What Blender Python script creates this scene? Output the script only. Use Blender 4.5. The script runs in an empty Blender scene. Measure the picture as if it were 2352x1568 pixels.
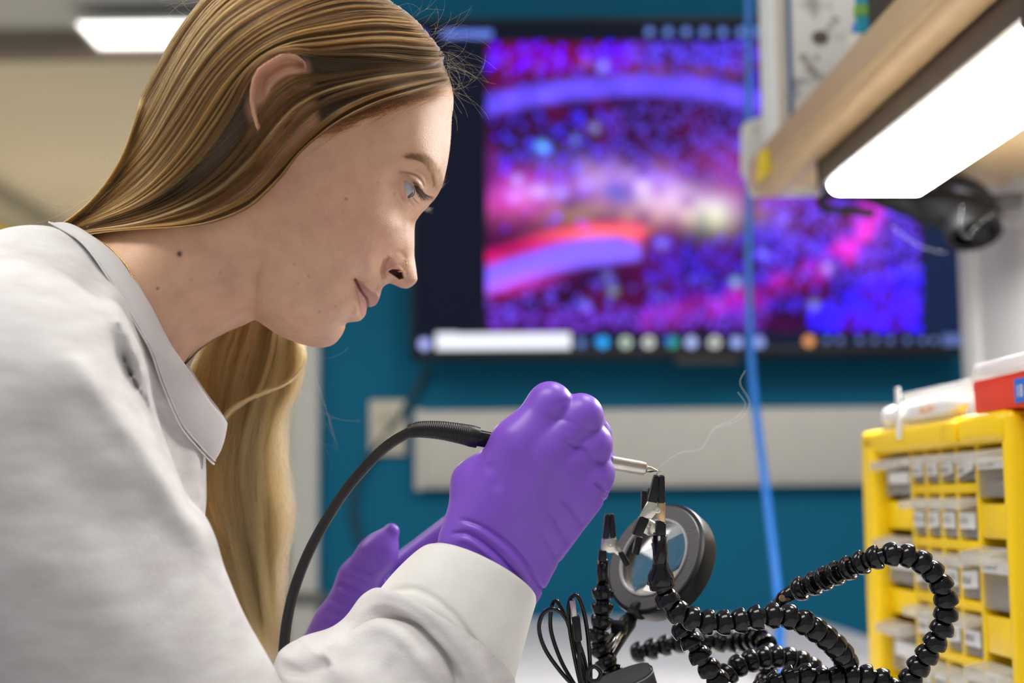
import bpy, bmesh, math, random
import numpy as np
from mathutils import Vector, Matrix

random.seed(7)
rng = np.random.default_rng(11)
SC = bpy.context.scene
COL = SC.collection

# ------------------------------------------------------------------ camera
LENS_PX = 3267.0                      # 50 mm on a 36 mm wide frame of 2352 px
CAM = np.array([0.0, 0.0, 1.16])
PITCH, ROLL = math.radians(6.4), math.radians(0.5)
F_ = np.array([0, math.cos(PITCH), math.sin(PITCH)])
U0 = np.array([0, -math.sin(PITCH), math.cos(PITCH)])
R0 = np.array([1.0, 0, 0])
R_ = R0 * math.cos(ROLL) - U0 * math.sin(ROLL)
U_ = U0 * math.cos(ROLL) + R0 * math.sin(ROLL)
cam_d = bpy.data.cameras.new('camera')
cam_d.lens, cam_d.sensor_width = 50.0, 36.0
cam_d.clip_start, cam_d.clip_end = 0.02, 60
cam_d.dof.use_dof = True
cam_d.dof.focus_distance = 0.862
cam_d.dof.aperture_fstop = 4.2
cam_o = bpy.data.objects.new('camera', cam_d)
M_ = Matrix(((R_[0], U_[0], -F_[0], CAM[0]), (R_[1], U_[1], -F_[1], CAM[1]), (R_[2], U_[2], -F_[2], CAM[2]), (0, 0, 0, 1)))
cam_o.matrix_world = M_
COL.objects.link(cam_o)
SC.camera = cam_o

# ------------------------------------------------------------------ world, lamps, exposure
W = bpy.data.worlds.new('room_air'); SC.world = W
W.use_nodes = True
W.node_tree.nodes['Background'].inputs[0].default_value = (0.93, 0.96, 1.0, 1)
W.node_tree.nodes['Background'].inputs[1].default_value = 0.33
SC.view_settings.view_transform = 'Standard'
SC.view_settings.look = 'None'
SC.view_settings.exposure = 0.2
SC.view_settings.gamma = 1.0
SC.view_settings.use_curve_mapping = False
SC.cycles.use_denoising = True

def area(name, loc, target, sx, sy, power, col=(1, 1, 1)):
    d = bpy.data.lights.new(name, 'AREA'); d.shape = 'RECTANGLE'
    d.size, d.size_y, d.energy, d.color = sx, sy, power, col
    o = bpy.data.objects.new(name, d); COL.objects.link(o)
    o.location = loc
    o.rotation_euler = (Vector(target) - Vector(loc)).to_track_quat('-Z', 'Y').to_euler()
    return o
# ceiling troffers of the lab (above and behind the camera) and the lamp under the shelf
area('ceiling_lamp_front', (-0.5, 0.1, 2.70), (-0.5, 0.1, 0), 1.2, 0.6, 26, (1.0, 0.97, 0.92))
area('ceiling_lamp_right', (1.0, 1.3, 2.70), (1.0, 1.3, 0), 1.2, 0.6, 42, (1.0, 0.97, 0.92))
area('ceiling_lamp_back', (-1.6, 1.7, 2.70), (-1.6, 1.7, 0), 1.2, 0.6, 16, (1.0, 0.96, 0.9))
area('ceiling_lamp_far', (-0.9, 6.6, 2.60), (-0.9, 6.6, 0), 1.2, 0.6, 130, (1.0, 0.93, 0.8))

# ------------------------------------------------------------------ helpers
def ray(px, py):
    return F_ + (px - 1176) / LENS_PX * R_ - (py - 784) / LENS_PX * U_
def K(px, py, d):                      # point at distance d along the optical axis
    return CAM + d * ray(px, py)
def at(px, py, y):                     # point on the plane y (distance into the room)
    r = ray(px, py); return CAM + r * (y / r[1])
def atz(px, py, z):
    r = ray(px, py); return CAM + r * ((z - CAM[2]) / r[2])
def project(P):                        # world points (N,3) -> photo pixels
    Q = np.asarray(P) - CAM
    d = Q @ F_
    return 1176 + LENS_PX * (Q @ R_) / d, 784 - LENS_PX * (Q @ U_) / d

def link(o, parent=None):
    COL.objects.link(o)
    if parent is not None: o.parent = parent
    return o
def tag(o, label=None, cat=None, group=None, kind=None):
    if label: o['label'] = label
    if cat: o['category'] = cat
    if group: o['group'] = group
    if kind: o['kind'] = kind
    return o
def empty(name, loc=(0, 0, 0), label=None, cat=None, group=None):
    o = bpy.data.objects.new(name, None); o.empty_display_size = 0.02
    o.location = loc; link(o); bpy_up.append(o)
    return tag(o, label, cat, group)
bpy_up = []
def np_mesh(name, V, faces, material=None, parent=None, smooth=True, colors=None, auto=None):
    """faces: list of int arrays (n,3) or (n,4); V world coords; parent offset is removed"""
    V = np.asarray(V, dtype=np.float64)
    if parent is not None:
        V = V - np.array(wloc(parent))
    if not isinstance(faces, (list, tuple)): faces = [faces]
    me = bpy.data.meshes.new(name)
    me.vertices.add(len(V)); me.vertices.foreach_set('co', V.astype(np.float32).ravel())
    li = np.concatenate([f.ravel() for f in faces]).astype(np.int32)
    tot = np.concatenate([np.full(len(f), f.shape[1], np.int32) for f in faces])
    st = np.concatenate(([0], np.cumsum(tot)[:-1])).astype(np.int32)
    me.loops.add(len(li)); me.loops.foreach_set('vertex_index', li)
    me.polygons.add(len(tot)); me.polygons.foreach_set('loop_start', st); me.polygons.foreach_set('loop_total', tot)
    me.update(calc_edges=True); me.validate()
    me.polygons.foreach_set('use_smooth', np.full(len(me.polygons), bool(smooth)))
    if colors is not None:
        a = me.color_attributes.new('Col', 'FLOAT_COLOR', 'POINT')
        c = np.ones((len(V), 4), np.float32); c[:, :3] = colors
        a.data.foreach_set('color', c.ravel())
    if material: me.materials.append(material)
    if auto is not None: me.set_sharp_from_angle(angle=math.radians(auto))
    o = bpy.data.objects.new(name, me)
    return link(o, parent)
def wloc(o):
    p = Vector((0, 0, 0))
    while o is not None:
        p += o.location; o = o.parent
    return p
def bm_obj(name, bm, material, parent=None, smooth=False, auto=None):
    if parent is not None:
        bmesh.ops.translate(bm, verts=bm.verts, vec=-wloc(parent))
    bmesh.ops.recalc_face_normals(bm, faces=bm.faces)
    me = bpy.data.meshes.new(name); bm.to_mesh(me); bm.free()
    if material: me.materials.append(material)
    me.polygons.foreach_set('use_smooth', np.full(len(me.polygons), bool(smooth)))
    if auto is not None:
        me.polygons.foreach_set('use_smooth', np.full(len(me.polygons), True))
        me.set_sharp_from_angle(angle=math.radians(auto))
    return link(bpy.data.objects.new(name, me), parent)
def bm_box(bm, center, axes, half, bevel=0.0, seg=2):
    """oriented box: axes = 3 unit vectors"""
    c = Vector(center); ax = [Vector(a) for a in axes]
    vs = []
    for i in (-1, 1):
        for j in (-1, 1):
            for k in (-1, 1):
                vs.append(bm.verts.new(c + ax[0] * half[0] * i + ax[1] * half[1] * j + ax[2] * half[2] * k))
    idx = [(0, 1, 3, 2), (4, 6, 7, 5), (0, 4, 5, 1), (2, 3, 7, 6), (0, 2, 6, 4), (1, 5, 7, 3)]
    fs = [bm.faces.new([vs[q] for q in f]) for f in idx]
    if bevel > 0:
        es = list({e for f in fs for e in f.edges})
        bmesh.ops.bevel(bm, geom=es, offset=bevel, segments=seg, affect='EDGES', profile=0.5)
    return bm
XYZ = ((1, 0, 0), (0, 1, 0), (0, 0, 1))
def box(name, lo, hi, material, parent=None, bevel=0.0, seg=2, axes=XYZ, auto=30):
    bm = bmesh.new()
    lo, hi = np.array(lo, float), np.array(hi, float)
    bm_box(bm, (lo + hi) / 2, axes, (hi - lo) / 2, bevel, seg)
    return bm_obj(name, bm, material, parent, auto=auto)
def obox(name, center, axes, half, material, parent=None, bevel=0.0, seg=2, auto=30):
    bm = bmesh.new(); bm_box(bm, center, axes, half, bevel, seg)
    return bm_obj(name, bm, material, parent, auto=auto)
def prism(name, front, back, material, parent=None, bevel=0.0, auto=35, seg=2):
    """two matching rings of points closed into a solid"""
    bm = bmesh.new()
    a = [bm.verts.new(Vector(p)) for p in front]; b = [bm.verts.new(Vector(p)) for p in back]
    n = len(a)
    bm.faces.new(a); bm.faces.new(b[::-1])
    for i in range(n):
        bm.faces.new((a[i], b[i], b[(i + 1) % n], a[(i + 1) % n]))
    if bevel > 0:
        bmesh.ops.bevel(bm, geom=list(bm.edges), offset=bevel, segments=seg, affect='EDGES', profile=0.5)
    return bm_obj(name, bm, material, parent, auto=auto)
def plate(name, poly, d, thick, material, parent=None, bevel=0.0, auto=35):
    """a solid whose face towards the lens side is the polygon at distance d, going thick metres deeper"""
    fr = [K(x, y, d) for x, y in poly]
    bk = [p + F_ * thick for p in fr]
    return prism(name, fr, bk, material, parent, bevel, auto)
def catmull(P, n, closed=False):
    P = np.asarray(P, float); m = len(P)
    if closed: Q = np.vstack((P[-1], P, P[0], P[1])); segs = m
    else: Q = np.vstack((2 * P[0] - P[1], P, 2 * P[-1] - P[-2])); segs = m - 1
    out = []
    t = np.linspace(0, segs, n, endpoint=not closed)
    i = np.minimum(t.astype(int), segs - 1); f = (t - i)[:, None]
    p0, p1, p2, p3 = Q[i], Q[i + 1], Q[i + 2], Q[i + 3]
    return 0.5 * (2 * p1 + (p2 - p0) * f + (2 * p0 - 5 * p1 + 4 * p2 - p3) * f ** 2 + (3 * p1 - p0 - 3 * p2 + p3) * f ** 3)
def resample(P, n):
    P = np.asarray(P, float)
    s = np.concatenate(([0], np.cumsum(np.linalg.norm(np.diff(P, axis=0), axis=1))))
    q = np.linspace(0, s[-1], n)
    return np.stack([np.interp(q, s, P[:, k]) for k in range(P.shape[1])], 1)
def frames(P):
    T = np.gradient(P, axis=0); T /= np.linalg.norm(T, axis=1)[:, None]
    a = np.array([0, 0, 1.0]) if abs(T[0][2]) < 0.9 else np.array([1.0, 0, 0])
    N = np.zeros_like(T); n = np.cross(T[0], a); n /= np.linalg.norm(n); N[0] = n
    for i in range(1, len(P)):
        n = N[i - 1] - T[i] * np.dot(N[i - 1], T[i]); N[i] = n / np.linalg.norm(n)
    return T, N, np.cross(T, N)
def tube_arrays(P, rad, n=12, closed=False, cap=True):
    P = np.asarray(P, float); m = len(P); rad = np.broadcast_to(np.asarray(rad, float), (m,))
    T, N, B = frames(P)
    th = np.linspace(0, 2 * np.pi, n, endpoint=False)
    V = P[:, None] + rad[:, None, None] * (np.cos(th)[None, :, None] * N[:, None] + np.sin(th)[None, :, None] * B[:, None])
    i, j = np.meshgrid(np.arange(m if closed else m - 1), np.arange(n), indexing='ij')
    i2 = (i + 1) % m
    F = np.stack((i * n + j, i * n + (j + 1) % n, i2 * n + (j + 1) % n, i2 * n + j), -1).reshape(-1, 4)
    V = V.reshape(-1, 3); faces = [F]
    if cap and not closed:
        c0, c1 = len(V), len(V) + 1
        V = np.vstack((V, P[0], P[-1]))
        k = np.arange(n)
        faces.append(np.stack((np.full(n, c0), (k + 1) % n, k), 1))
        faces.append(np.stack((np.full(n, c1), (m - 1) * n + k, (m - 1) * n + (k + 1) % n), 1))
    return V, faces
def tube(name, P, rad, material, parent=None, n=12, closed=False):
    V, f = tube_arrays(P, rad, n, closed)
    return np_mesh(name, V, f, material, parent)
def merge(parts):
    Vs, q, t, off = [], [], [], 0
    for V, fs in parts:
        for f in fs: (q if f.shape[1] == 4 else t).append(f + off)
        Vs.append(V); off += len(V)
    fs = []
    if q: fs.append(np.vstack(q))
    if t: fs.append(np.vstack(t))
    return np.vstack(Vs), fs
def lathe_arrays(prof, axis_o, axis_d, n=24, ref=None):
    """prof: (z, r) list along axis"""
    d = np.array(axis_d, float); d /= np.linalg.norm(d)
    a = np.array(ref if ref is not None else ((0, 0, 1) if abs(d[2]) < 0.9 else (1, 0, 0)), float)
    u = np.cross(d, a); u /= np.linalg.norm(u); v = np.cross(d, u)
    th = np.linspace(0, 2 * np.pi, n, endpoint=False)
    prof = np.asarray(prof, float); m = len(prof)
    V = np.array(axis_o, float) + prof[:, 0][:, None, None] * d + prof[:, 1][:, None, None] * (np.cos(th)[None, :, None] * u + np.sin(th)[None, :, None] * v)
    i, j = np.meshgrid(np.arange(m - 1), np.arange(n), indexing='ij')
    F = np.stack((i * n + j, (i + 1) * n + j, (i + 1) * n + (j + 1) % n, i * n + (j + 1) % n), -1).reshape(-1, 4)
    return V.reshape(-1, 3), [F]
def lathe(name, prof, o, d, material, parent=None, n=24):
    V, f = lathe_arrays(prof, o, d, n)
    return np_mesh(name, V, f, material, parent, auto=38)
def text_mesh(name, body, size, origin, xa, ya, material, parent=None, lift=0.0003, align='LEFT'):
    c = bpy.data.curves.new(name, 'FONT'); c.body = body; c.size = size; c.align_x = align; c.extrude = 0.00008
    o = bpy.data.objects.new(name, c)
    xa, ya = Vector(xa).normalized(), Vector(ya).normalized(); za = xa.cross(ya)
    m = Matrix.Identity(4)
    for r in range(3): m[r][0], m[r][1], m[r][2] = xa[r], ya[r], za[r]
    p = Vector(origin) + za * lift
    if parent is not None: p = p - wloc(parent)
    m.translation = p
    me = bpy.data.meshes.new_from_object(o); me.materials.clear(); me.materials.append(material)
    bpy.data.objects.remove(o); bpy.data.curves.remove(c)
    o = bpy.data.objects.new(name, me); o.matrix_local = m
    return link(o, parent)

# ------------------------------------------------------------------ materials
def new_mat(name):
    m = bpy.data.materials.new(name); m.use_nodes = True
    nt = m.node_tree; b = nt.nodes['Principled BSDF']
    return m, nt, b
def mat(name, col, rough=0.5, metal=0.0, var=0.06, scale=40.0, bump=0.0, bscale=None, spec=0.5, coat=0.0, trans=0.0, ior=1.45, alpha=1.0, sheen=0.0):
    m, nt, b = new_mat(name)
    N, Lk = nt.nodes, nt.links
    b.inputs['Roughness'].default_value = rough; b.inputs['Metallic'].default_value = metal
    b.inputs['Specular IOR Level'].default_value = spec
    b.inputs['Coat Weight'].default_value = coat
    b.inputs['Transmission Weight'].default_value = trans; b.inputs['IOR'].default_value = ior
    b.inputs['Alpha'].default_value = alpha
    b.inputs['Sheen Weight'].default_value = sheen
    tc = N.new('ShaderNodeTexCoord')
    nz = N.new('ShaderNodeTexNoise'); nz.inputs['Scale'].default_value = scale; nz.inputs['Detail'].default_value = 4
    Lk.new(tc.outputs['Object'], nz.inputs['Vector'])
    rp = N.new('ShaderNodeValToRGB')
    c = np.array(col)
    rp.color_ramp.elements[0].position, rp.color_ramp.elements[1].position = 0.3, 0.7
    rp.color_ramp.elements[0].color = (*(c * (1 - var)), 1); rp.color_ramp.elements[1].color = (*np.minimum(c * (1 + var), 1), 1)
    Lk.new(nz.outputs['Fac'], rp.inputs['Fac']); Lk.new(rp.outputs['Color'], b.inputs['Base Color'])
    if bump:
        n2 = N.new('ShaderNodeTexNoise'); n2.inputs['Scale'].default_value = bscale or scale * 6; n2.inputs['Detail'].default_value = 5
        Lk.new(tc.outputs['Object'], n2.inputs['Vector'])
        bp = N.new('ShaderNodeBump'); bp.inputs['Strength'].default_value = bump; bp.inputs['Distance'].default_value = 0.002
        Lk.new(n2.outputs['Fac'], bp.inputs['Height']); Lk.new(bp.outputs['Normal'], b.inputs['Normal'])
    return m
def emit(name, col, strength):
    m, nt, b = new_mat(name)
    b.inputs['Base Color'].default_value = (*col, 1)
    b.inputs['Emission Color'].default_value = (*col, 1); b.inputs['Emission Strength'].default_value = strength
    return m

MAT = {}
MAT['teal'] = mat('teal_paint', (0.004, 0.114, 0.208), 0.7, spec=0.15, var=0.04, scale=3, bump=0.05, bscale=300)
MAT['beige'] = mat('beige_paint', (0.52, 0.47, 0.37), 0.8, var=0.03, scale=2)
MAT['ceil'] = mat('ceiling_tile', (0.84, 0.76, 0.62), 0.9, var=0.03, scale=2)
MAT['ceil_grey'] = mat('ceiling_grey', (0.70, 0.71, 0.72), 0.9, var=0.03, scale=2)
MAT['floor'] = mat('vinyl_floor', (0.36, 0.35, 0.33), 0.4, var=0.08, scale=8)
MAT['trimgrey'] = mat('painted_steel_trim', (0.48, 0.48, 0.44), 0.5, var=0.03)
MAT['raceway'] = mat('raceway_cream', (0.50, 0.48, 0.43), 0.45, var=0.03)
MAT['plate'] = mat('outlet_beige', (0.50, 0.46, 0.36), 0.45, var=0.03)
MAT['whitewall'] = mat('white_paint', (0.46, 0.46, 0.455), 0.6, var=0.03, scale=3)
MAT['bench'] = mat('white_laminate', (0.66, 0.65, 0.66), 0.4, var=0.03, scale=6)
MAT['black'] = mat('black_plastic', (0.008, 0.008, 0.009), 0.34, var=0.15, scale=60, spec=0.35)
MAT['blackgloss'] = mat('black_gloss_plastic', (0.004, 0.004, 0.005), 0.14, var=0.15, scale=80, spec=0.45)
MAT['hood'] = mat('hood_black', (0.005, 0.005, 0.006), 0.5, var=0.15, scale=30, spec=0.2)
MAT['rubber'] = mat('black_rubber', (0.005, 0.005, 0.0055), 0.40, var=0.2, scale=80)
MAT['greyplastic'] = mat('dark_grey_plastic', (0.05, 0.05, 0.055), 0.4, var=0.1, scale=60, bump=0.15, bscale=900)
MAT['steel'] = mat('worn_steel', (0.62, 0.58, 0.52), 0.28, 1.0, var=0.18, scale=90)
MAT['nickel'] = mat('nickel', (0.72, 0.68, 0.58), 0.25, 1.0, var=0.08, scale=120)
MAT['brass'] = mat('brass', (0.60, 0.42, 0.24), 0.3, 1.0, var=0.1, scale=120)
MAT['gold'] = mat('gold', (0.85, 0.55, 0.22), 0.2, 1.0, var=0.05)
MAT['yellow'] = mat('yellow_plastic', (0.93, 0.62, 0.002), 0.38, var=0.03, scale=15)
MAT['tape'] = mat('yellow_tape', (0.85, 0.66, 0.01), 0.5, var=0.08, scale=80)
MAT['wood'] = mat('tan_laminate', (0.58, 0.40, 0.21), 0.30, coat=0.5, var=0.04, scale=25)
MAT['blue'] = mat('blue_cable', (0.008, 0.115, 0.42), 0.4, var=0.05)
MAT['white'] = mat('white_plastic', (0.82, 0.82, 0.82), 0.4, var=0.02)
MAT['cream'] = mat('cream_card', (0.66, 0.60, 0.52), 0.6, var=0.04)
MAT['red'] = mat('red_plastic', (0.80, 0.035, 0.012), 0.4, var=0.04)
MAT['bluelabel'] = mat('blue_label', (0.02, 0.16, 0.70), 0.5, var=0.03)
MAT['paper'] = mat('label_paper', (0.78, 0.79, 0.78), 0.7, var=0.03, scale=60)
MAT['ink'] = mat('ink_grey', (0.10, 0.10, 0.10), 0.7)
MAT['orangeink'] = mat('orange_ink', (0.85, 0.28, 0.02), 0.7)
MAT['wooddoor'] = mat('brown_wood', (0.20, 0.085, 0.03), 0.5, var=0.2, scale=12)
MAT['diffuser'] = emit('lamp_diffuser', (1.0, 0.985, 0.96), 42.0)
MAT['ceil_light'] = emit('troffer_diffuser', (1.0, 0.99, 0.96), 2.6)
MAT['housing'] = mat('lamp_housing', (0.13, 0.11, 0.095), 0.45, var=0.05)
MAT['teal_book'] = mat('teal_card', (0.02, 0.33, 0.45), 0.5)
MAT['navy'] = mat('blue_card', (0.02, 0.10, 0.22), 0.5)
MAT['darkbrown'] = mat('dark_card', (0.05, 0.035, 0.03), 0.6)
def clear_plastic(name, col, op):
    m, nt, b = new_mat(name)
    N, Lk = nt.nodes, nt.links
    b.inputs['Base Color'].default_value = (*col, 1); b.inputs['Roughness'].default_value = 0.25
    tr = N.new('ShaderNodeBsdfTransparent'); tr.inputs[0].default_value = (0.93, 0.93, 0.92, 1)
    mx = N.new('ShaderNodeMixShader'); mx.inputs[0].default_value = op
    Lk.new(tr.outputs[0], mx.inputs[1]); Lk.new(b.outputs[0], mx.inputs[2])
    Lk.new(mx.outputs[0], N['Material Output'].inputs[0])
    return m
MAT['clear'] = clear_plastic('clear_drawer_plastic', (0.80, 0.78, 0.74), 0.16)
MAT['frost'] = clear_plastic('frosted_flap_plastic', (0.84, 0.82, 0.78), 0.42)
MAT['clearbox'] = clear_plastic('clear_box_plastic', (0.9, 0.9, 0.92), 0.4)
# ------------------------------------------------------------------ the room
WY = 3.20                                         # teal wall
def struct(o): o['kind'] = 'structure'; return o
CZ = CAM[2] + 1.56                                # ceiling height
xl = at(735, 1000, WY)[0]
struct(box('wall_back', (xl, WY, 0), (3.2, WY + 0.12, CZ + 0.05), MAT['teal']))
struct(box('floor', (-4.2, -2.2, -0.1), (3.2, 11.0, 0.0), MAT['floor']))
struct(box('ceiling', (-4.2, 4.62, CZ - 0.045), (3.2, 11.0, CZ + 0.15), MAT['ceil']))
struct(box('ceiling.001', (-4.2, 2.4, CZ), (3.2, 4.60, CZ + 0.15), MAT['ceil_grey']))
struct(box('trim_1', (-4.2, 4.56, CZ - 0.075), (3.2, 4.66, CZ + 0.02), mat('soffit_shade', (0.30, 0.25, 0.20), 0.8)))  # step face, its shadow put into the dark brown colour
struct(box('wall_left', (-2.75, 4.0, 0), (-2.6, 11.0, CZ + 0.05), MAT['beige']))
struct(box('trim_2', (-2.62, 4.0, CZ - 0.16), (-2.42, 11.0, CZ - 0.04), mat('junction_shade', (0.52, 0.49, 0.40), 0.8)))  # added strip stands in for the shadow band where wall meets ceiling
struct(box('wall_far', (-2.7, 10.2, 0), (3.2, 10.35, CZ + 0.05), MAT['beige']))
# steel door jamb at the end of the teal wall, with its darker rub strip
jx0 = at(668, 1000, WY - 0.02)[0]
jamb = struct(box('door_1', (jx0, WY - 0.03, 0), (xl, WY + 0.15, CZ), MAT['trimgrey'], bevel=0.004))
zs = at(700, 1380, WY)[2]
struct(box('rub_strip', (jx0 - 0.004, WY - 0.04, zs - 0.003), (xl + 0.02, WY - 0.028, zs + 0.022), mat('strip_dark', (0.12, 0.12, 0.11), 0.5), jamb))
dx0 = at(630, 1150, WY + 0.1)[0]
zt, zb = at(650, 1130, WY + 0.1)[2], 0.0
d2 = struct(box('door_2', (dx0, WY + 0.10, zb), (jx0 + 0.004, WY + 0.14, zt), MAT['wooddoor'], bevel=0.003))
# yellow notice board on the left wall
yb = at(20, 505, 7.4)
o = obox('notice_board', (-2.585, 7.15, 2.585), XYZ, (0.012, 0.30, 0.07), MAT['tape'], bevel=0.004)
tag(o, 'blurred yellow board on the far left wall, above the shoulder of the grey sweatshirt', 'board')

# ceiling light at the upper left
def quad_on_ceiling(name, px0, px1, py0, py1, z):
    a, b = atz(px0, py0, z), atz(px1, py1, z)
    return a, b
a, b = atz(205, 48, CZ - 0.05), atz(250, 112, CZ - 0.05)
t = empty('ceiling_light', (a[0] + 0.3, (a[1] + b[1]) / 2, CZ - 0.045), 'white glowing rectangular ceiling light behind the hair, upper left', 'ceiling light')
y0, y1 = min(a[1], b[1]), max(a[1], b[1])
x0 = b[0] - 0.02
box('frame', (x0 - 0.02, y0 - 0.02, CZ - 0.056), (x0 + 1.25, y1 + 0.02, CZ - 0.040), MAT['white'], t, bevel=0.003)
box('diffuser', (x0, y0, CZ - 0.060), (x0 + 1.21, y1, CZ - 0.052), MAT['ceil_light'], t, bevel=0.002)

# cable raceway
p0, p1 = at(955, 946, WY - 0.04), at(2300, 1120, WY - 0.04)
z0 = at(1500, 1118, WY - 0.04)[2]; z1 = at(1500, 938, WY - 0.04)[2]
rw = empty('cable_raceway', (p0[0] + 0.5, WY - 0.03, (z0 + z1) / 2), 'long cream cable raceway running along the teal wall below the television', 'raceway')
box('channel', (p0[0], WY - 0.04, z0), (p0[0] + 1.62, WY, z1), MAT['raceway'], rw, bevel=0.006)
box('end_cap', (p0[0] - 0.003, WY - 0.043, z0 - 0.003), (p0[0] + 0.018, WY, z1 + 0.003), MAT['raceway'], rw, bevel=0.005)
box('cover', (p0[0] + 0.02, WY - 0.044, z0 + 0.012), (p0[0] + 1.61, WY - 0.036, z1 - 0.012), MAT['raceway'], rw, bevel=0.003)

# wall outlet
c = at(890, 982, WY - 0.01)
ol = empty('wall_outlet', c, 'small beige wall outlet on teal wall left of the raceway', 'outlet')
box('cover_plate', (c[0] - 0.041, WY - 0.014, c[2] - 0.062), (c[0] + 0.041, WY, c[2] + 0.062), MAT['plate'], ol, bevel=0.004)
for k in (-1, 1):
    box('socket', (c[0] - 0.017, WY - 0.018, c[2] + k * 0.025 - 0.014), (c[0] + 0.017, WY - 0.012, c[2] + k * 0.025 + 0.014), MAT['plate'], ol, bevel=0.005)
    for s in (-1, 1):
        box('slot', (c[0] + s * 0.006 - 0.001, WY - 0.0185, c[2] + k * 0.025 - 0.004), (c[0] + s * 0.006 + 0.001, WY - 0.0175, c[2] + k * 0.025 + 0.005), MAT['black'], ol)
# the television's dark lead down the wall
P = catmull([at(x, y, WY - 0.012) for x, y in ((985, 838), (960, 890), (915, 960), (850, 1050), (812, 1140), (818, 1210), (840, 1262), (880, 1330), (950, 1420))], 60)
tag(tube('power_cord', P, 0.007, mat('cord_teal_grey', (0.012, 0.05, 0.075), 0.6), n=8), 'dark power cord drooping down the teal wall beside the outlet', 'cord')

# ------------------------------------------------------------------ television
TY = 3.10
tl, br = at(948, 44, TY), at(2222, 812, TY)
zt, zb = at(1550, 40, TY)[2], at(1550, 822, TY)[2]
xL, xR = at(944, 430, TY)[0], at(2226, 430, TY)[0]
tv = empty('television', ((xL + xR) / 2, TY + 0.02, zb), 'large black wall television showing a blue and magenta microscope picture', 'television')
bz = 0.012
box('back_shell', (xL + 0.01, TY + 0.012, zb + 0.01), (xR - 0.01, TY + 0.055, zt - 0.01), MAT['black'], tv, bevel=0.008)
box('wall_mount', ((xL + xR) / 2 - 0.2, TY + 0.055, (zb + zt) / 2 - 0.15), ((xL + xR) / 2 + 0.2, WY, (zb + zt) / 2 + 0.15), MAT['black'], tv)
for nm, lo, hi in (('bezel', (xL, zb), (xR, zb + 0.022)), ('bezel', (xL, zt - bz), (xR, zt)), ('bezel', (xL, zb), (xL + bz, zt)), ('bezel', (xR - bz, zb), (xR, zt))):
    box(nm, (lo[0], TY - 0.006, lo[1]), (hi[0], TY + 0.014, hi[1]), MAT['black'], tv, bevel=0.002)
cx = at(1625, 830, TY)[0]
box('badge', (cx - 0.07, TY - 0.003, zb - 0.012), (cx + 0.07, TY + 0.012, zb + 0.002), MAT['greyplastic'], tv, bevel=0.002)
# the picture: a fine grid of coloured points that give off light
NX, NZ = 560, 340
gx = np.linspace(xL + bz, xR - bz, NX); gz = np.linspace(zb + 0.022, zt - bz, NZ)
XX, ZZ = np.meshgrid(gx, gz, indexing='ij')
PW = np.stack((XX, np.full_like(XX, TY), ZZ), -1).reshape(-1, 3)
sx, sy = project(PW); sx = sx.reshape(NX, NZ); sy = sy.reshape(NX, NZ)
img = np.zeros((NX, NZ, 3)); img[:] = (0.002, 0.004, 0.014)
r2 = np.random.default_rng(5)
inside = (sx > 1117) & (sx < 2118) & (sy > 95) & (sy < 762)
pic = np.zeros_like(img); pic[:] = (0.030, 0.0, 0.05)
def sm(x): return np.clip(x, 0, 1) ** 2 * (3 - 2 * np.clip(x, 0, 1))
def smooth_noise(cell, seed):
    g = np.random.default_rng(seed)
    nx, nz = int(1300 / cell) + 3, int(820 / cell) + 3
    A = g.random((nx, nz))
    fx = (sx - 900) / cell; fz = (sy + 10) / cell
    fx = np.clip(fx, 0, nx - 2.001); fz = np.clip(fz, 0, nz - 2.001)
    i, j = fx.astype(int), fz.astype(int); u, v = sm(fx - i), sm(fz - j)
    return (A[i, j] * (1 - u) + A[i + 1, j] * u) * (1 - v) + (A[i, j + 1] * (1 - u) + A[i + 1, j + 1] * u) * v
def blob(x, y, rx, ry, ang=0):
    c_, s_ = math.cos(ang), math.sin(ang)
    a_ = (sx - x) * c_ + (sy - y) * s_; b_ = -(sx - x) * s_ + (sy - y) * c_
    return np.exp(-(a_ / rx) ** 2 - (b_ / ry) ** 2)
def curve_y(pts):
    pts = np.array(pts, float); return np.interp(sx, pts[:, 0], pts[:, 1])
# red haze patches, by place
n1, n2 = smooth_noise(70, 1), smooth_noise(34, 2)
def add(w, col): pic[:] += w[..., None] * np.array(col)
add(sm((n1 * 0.6 + n2 * 0.4 - 0.36) * 3), (0.055, 0.0, 0.010))
add(blob(1350, 140, 230, 50) * (0.4 + n1), (0.10, 0, 0.01))
add(blob(1600, 165, 170, 30) * n2, (0.14, 0.05, 0.0))
add(blob(1180, 160, 80, 70) * n1, (0.07, 0, 0.02))
# splatted cells
def cells(n, xr, yr, rad, col, jitter=0.3, mask=None, amp=1.0):
    xs_, ys_ = r2.uniform(*xr, n), r2.uniform(*yr, n)
    for x, y in zip(xs_, ys_):
        if mask is not None and not mask(x, y): continue
        i0 = np.searchsorted(sx[:, NZ // 2], x); j0 = NZ - 1 - np.searchsorted(-sy[NX // 2, ::1], -y) if False else int(np.argmin(abs(sy[NX // 2] - y)))
        w = 12
        sl = (slice(max(i0 - w, 0), i0 + w), slice(max(j0 - w, 0), j0 + w))
        r = 0.60 * rad * r2.uniform(0.75, 1.3)
        k = np.exp(-(((sx[sl] - x) ** 2 + (sy[sl] - y) ** 2) / r ** 2) ** 2)
        c = np.array(col) * r2.uniform(1 - jitter, 1 + jitter) * amp * 1.45
        pic[sl] = np.maximum(pic[sl], k[..., None] * c) + 0.10 * k[..., None] * c
BL, VI = (0.05, 0.03, 1.0), (0.07, 0.03, 0.9)
cells(60, (1120, 1450), (95, 160), 11, (0.02, 0.0, 1.3))
cells(70, (1120, 1760), (110, 200), 11, VI, amp=0.9)
cells(150, (1450, 1900), (97, 150), 11, (0.10, 0.05, 0.9), amp=0.8)
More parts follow.
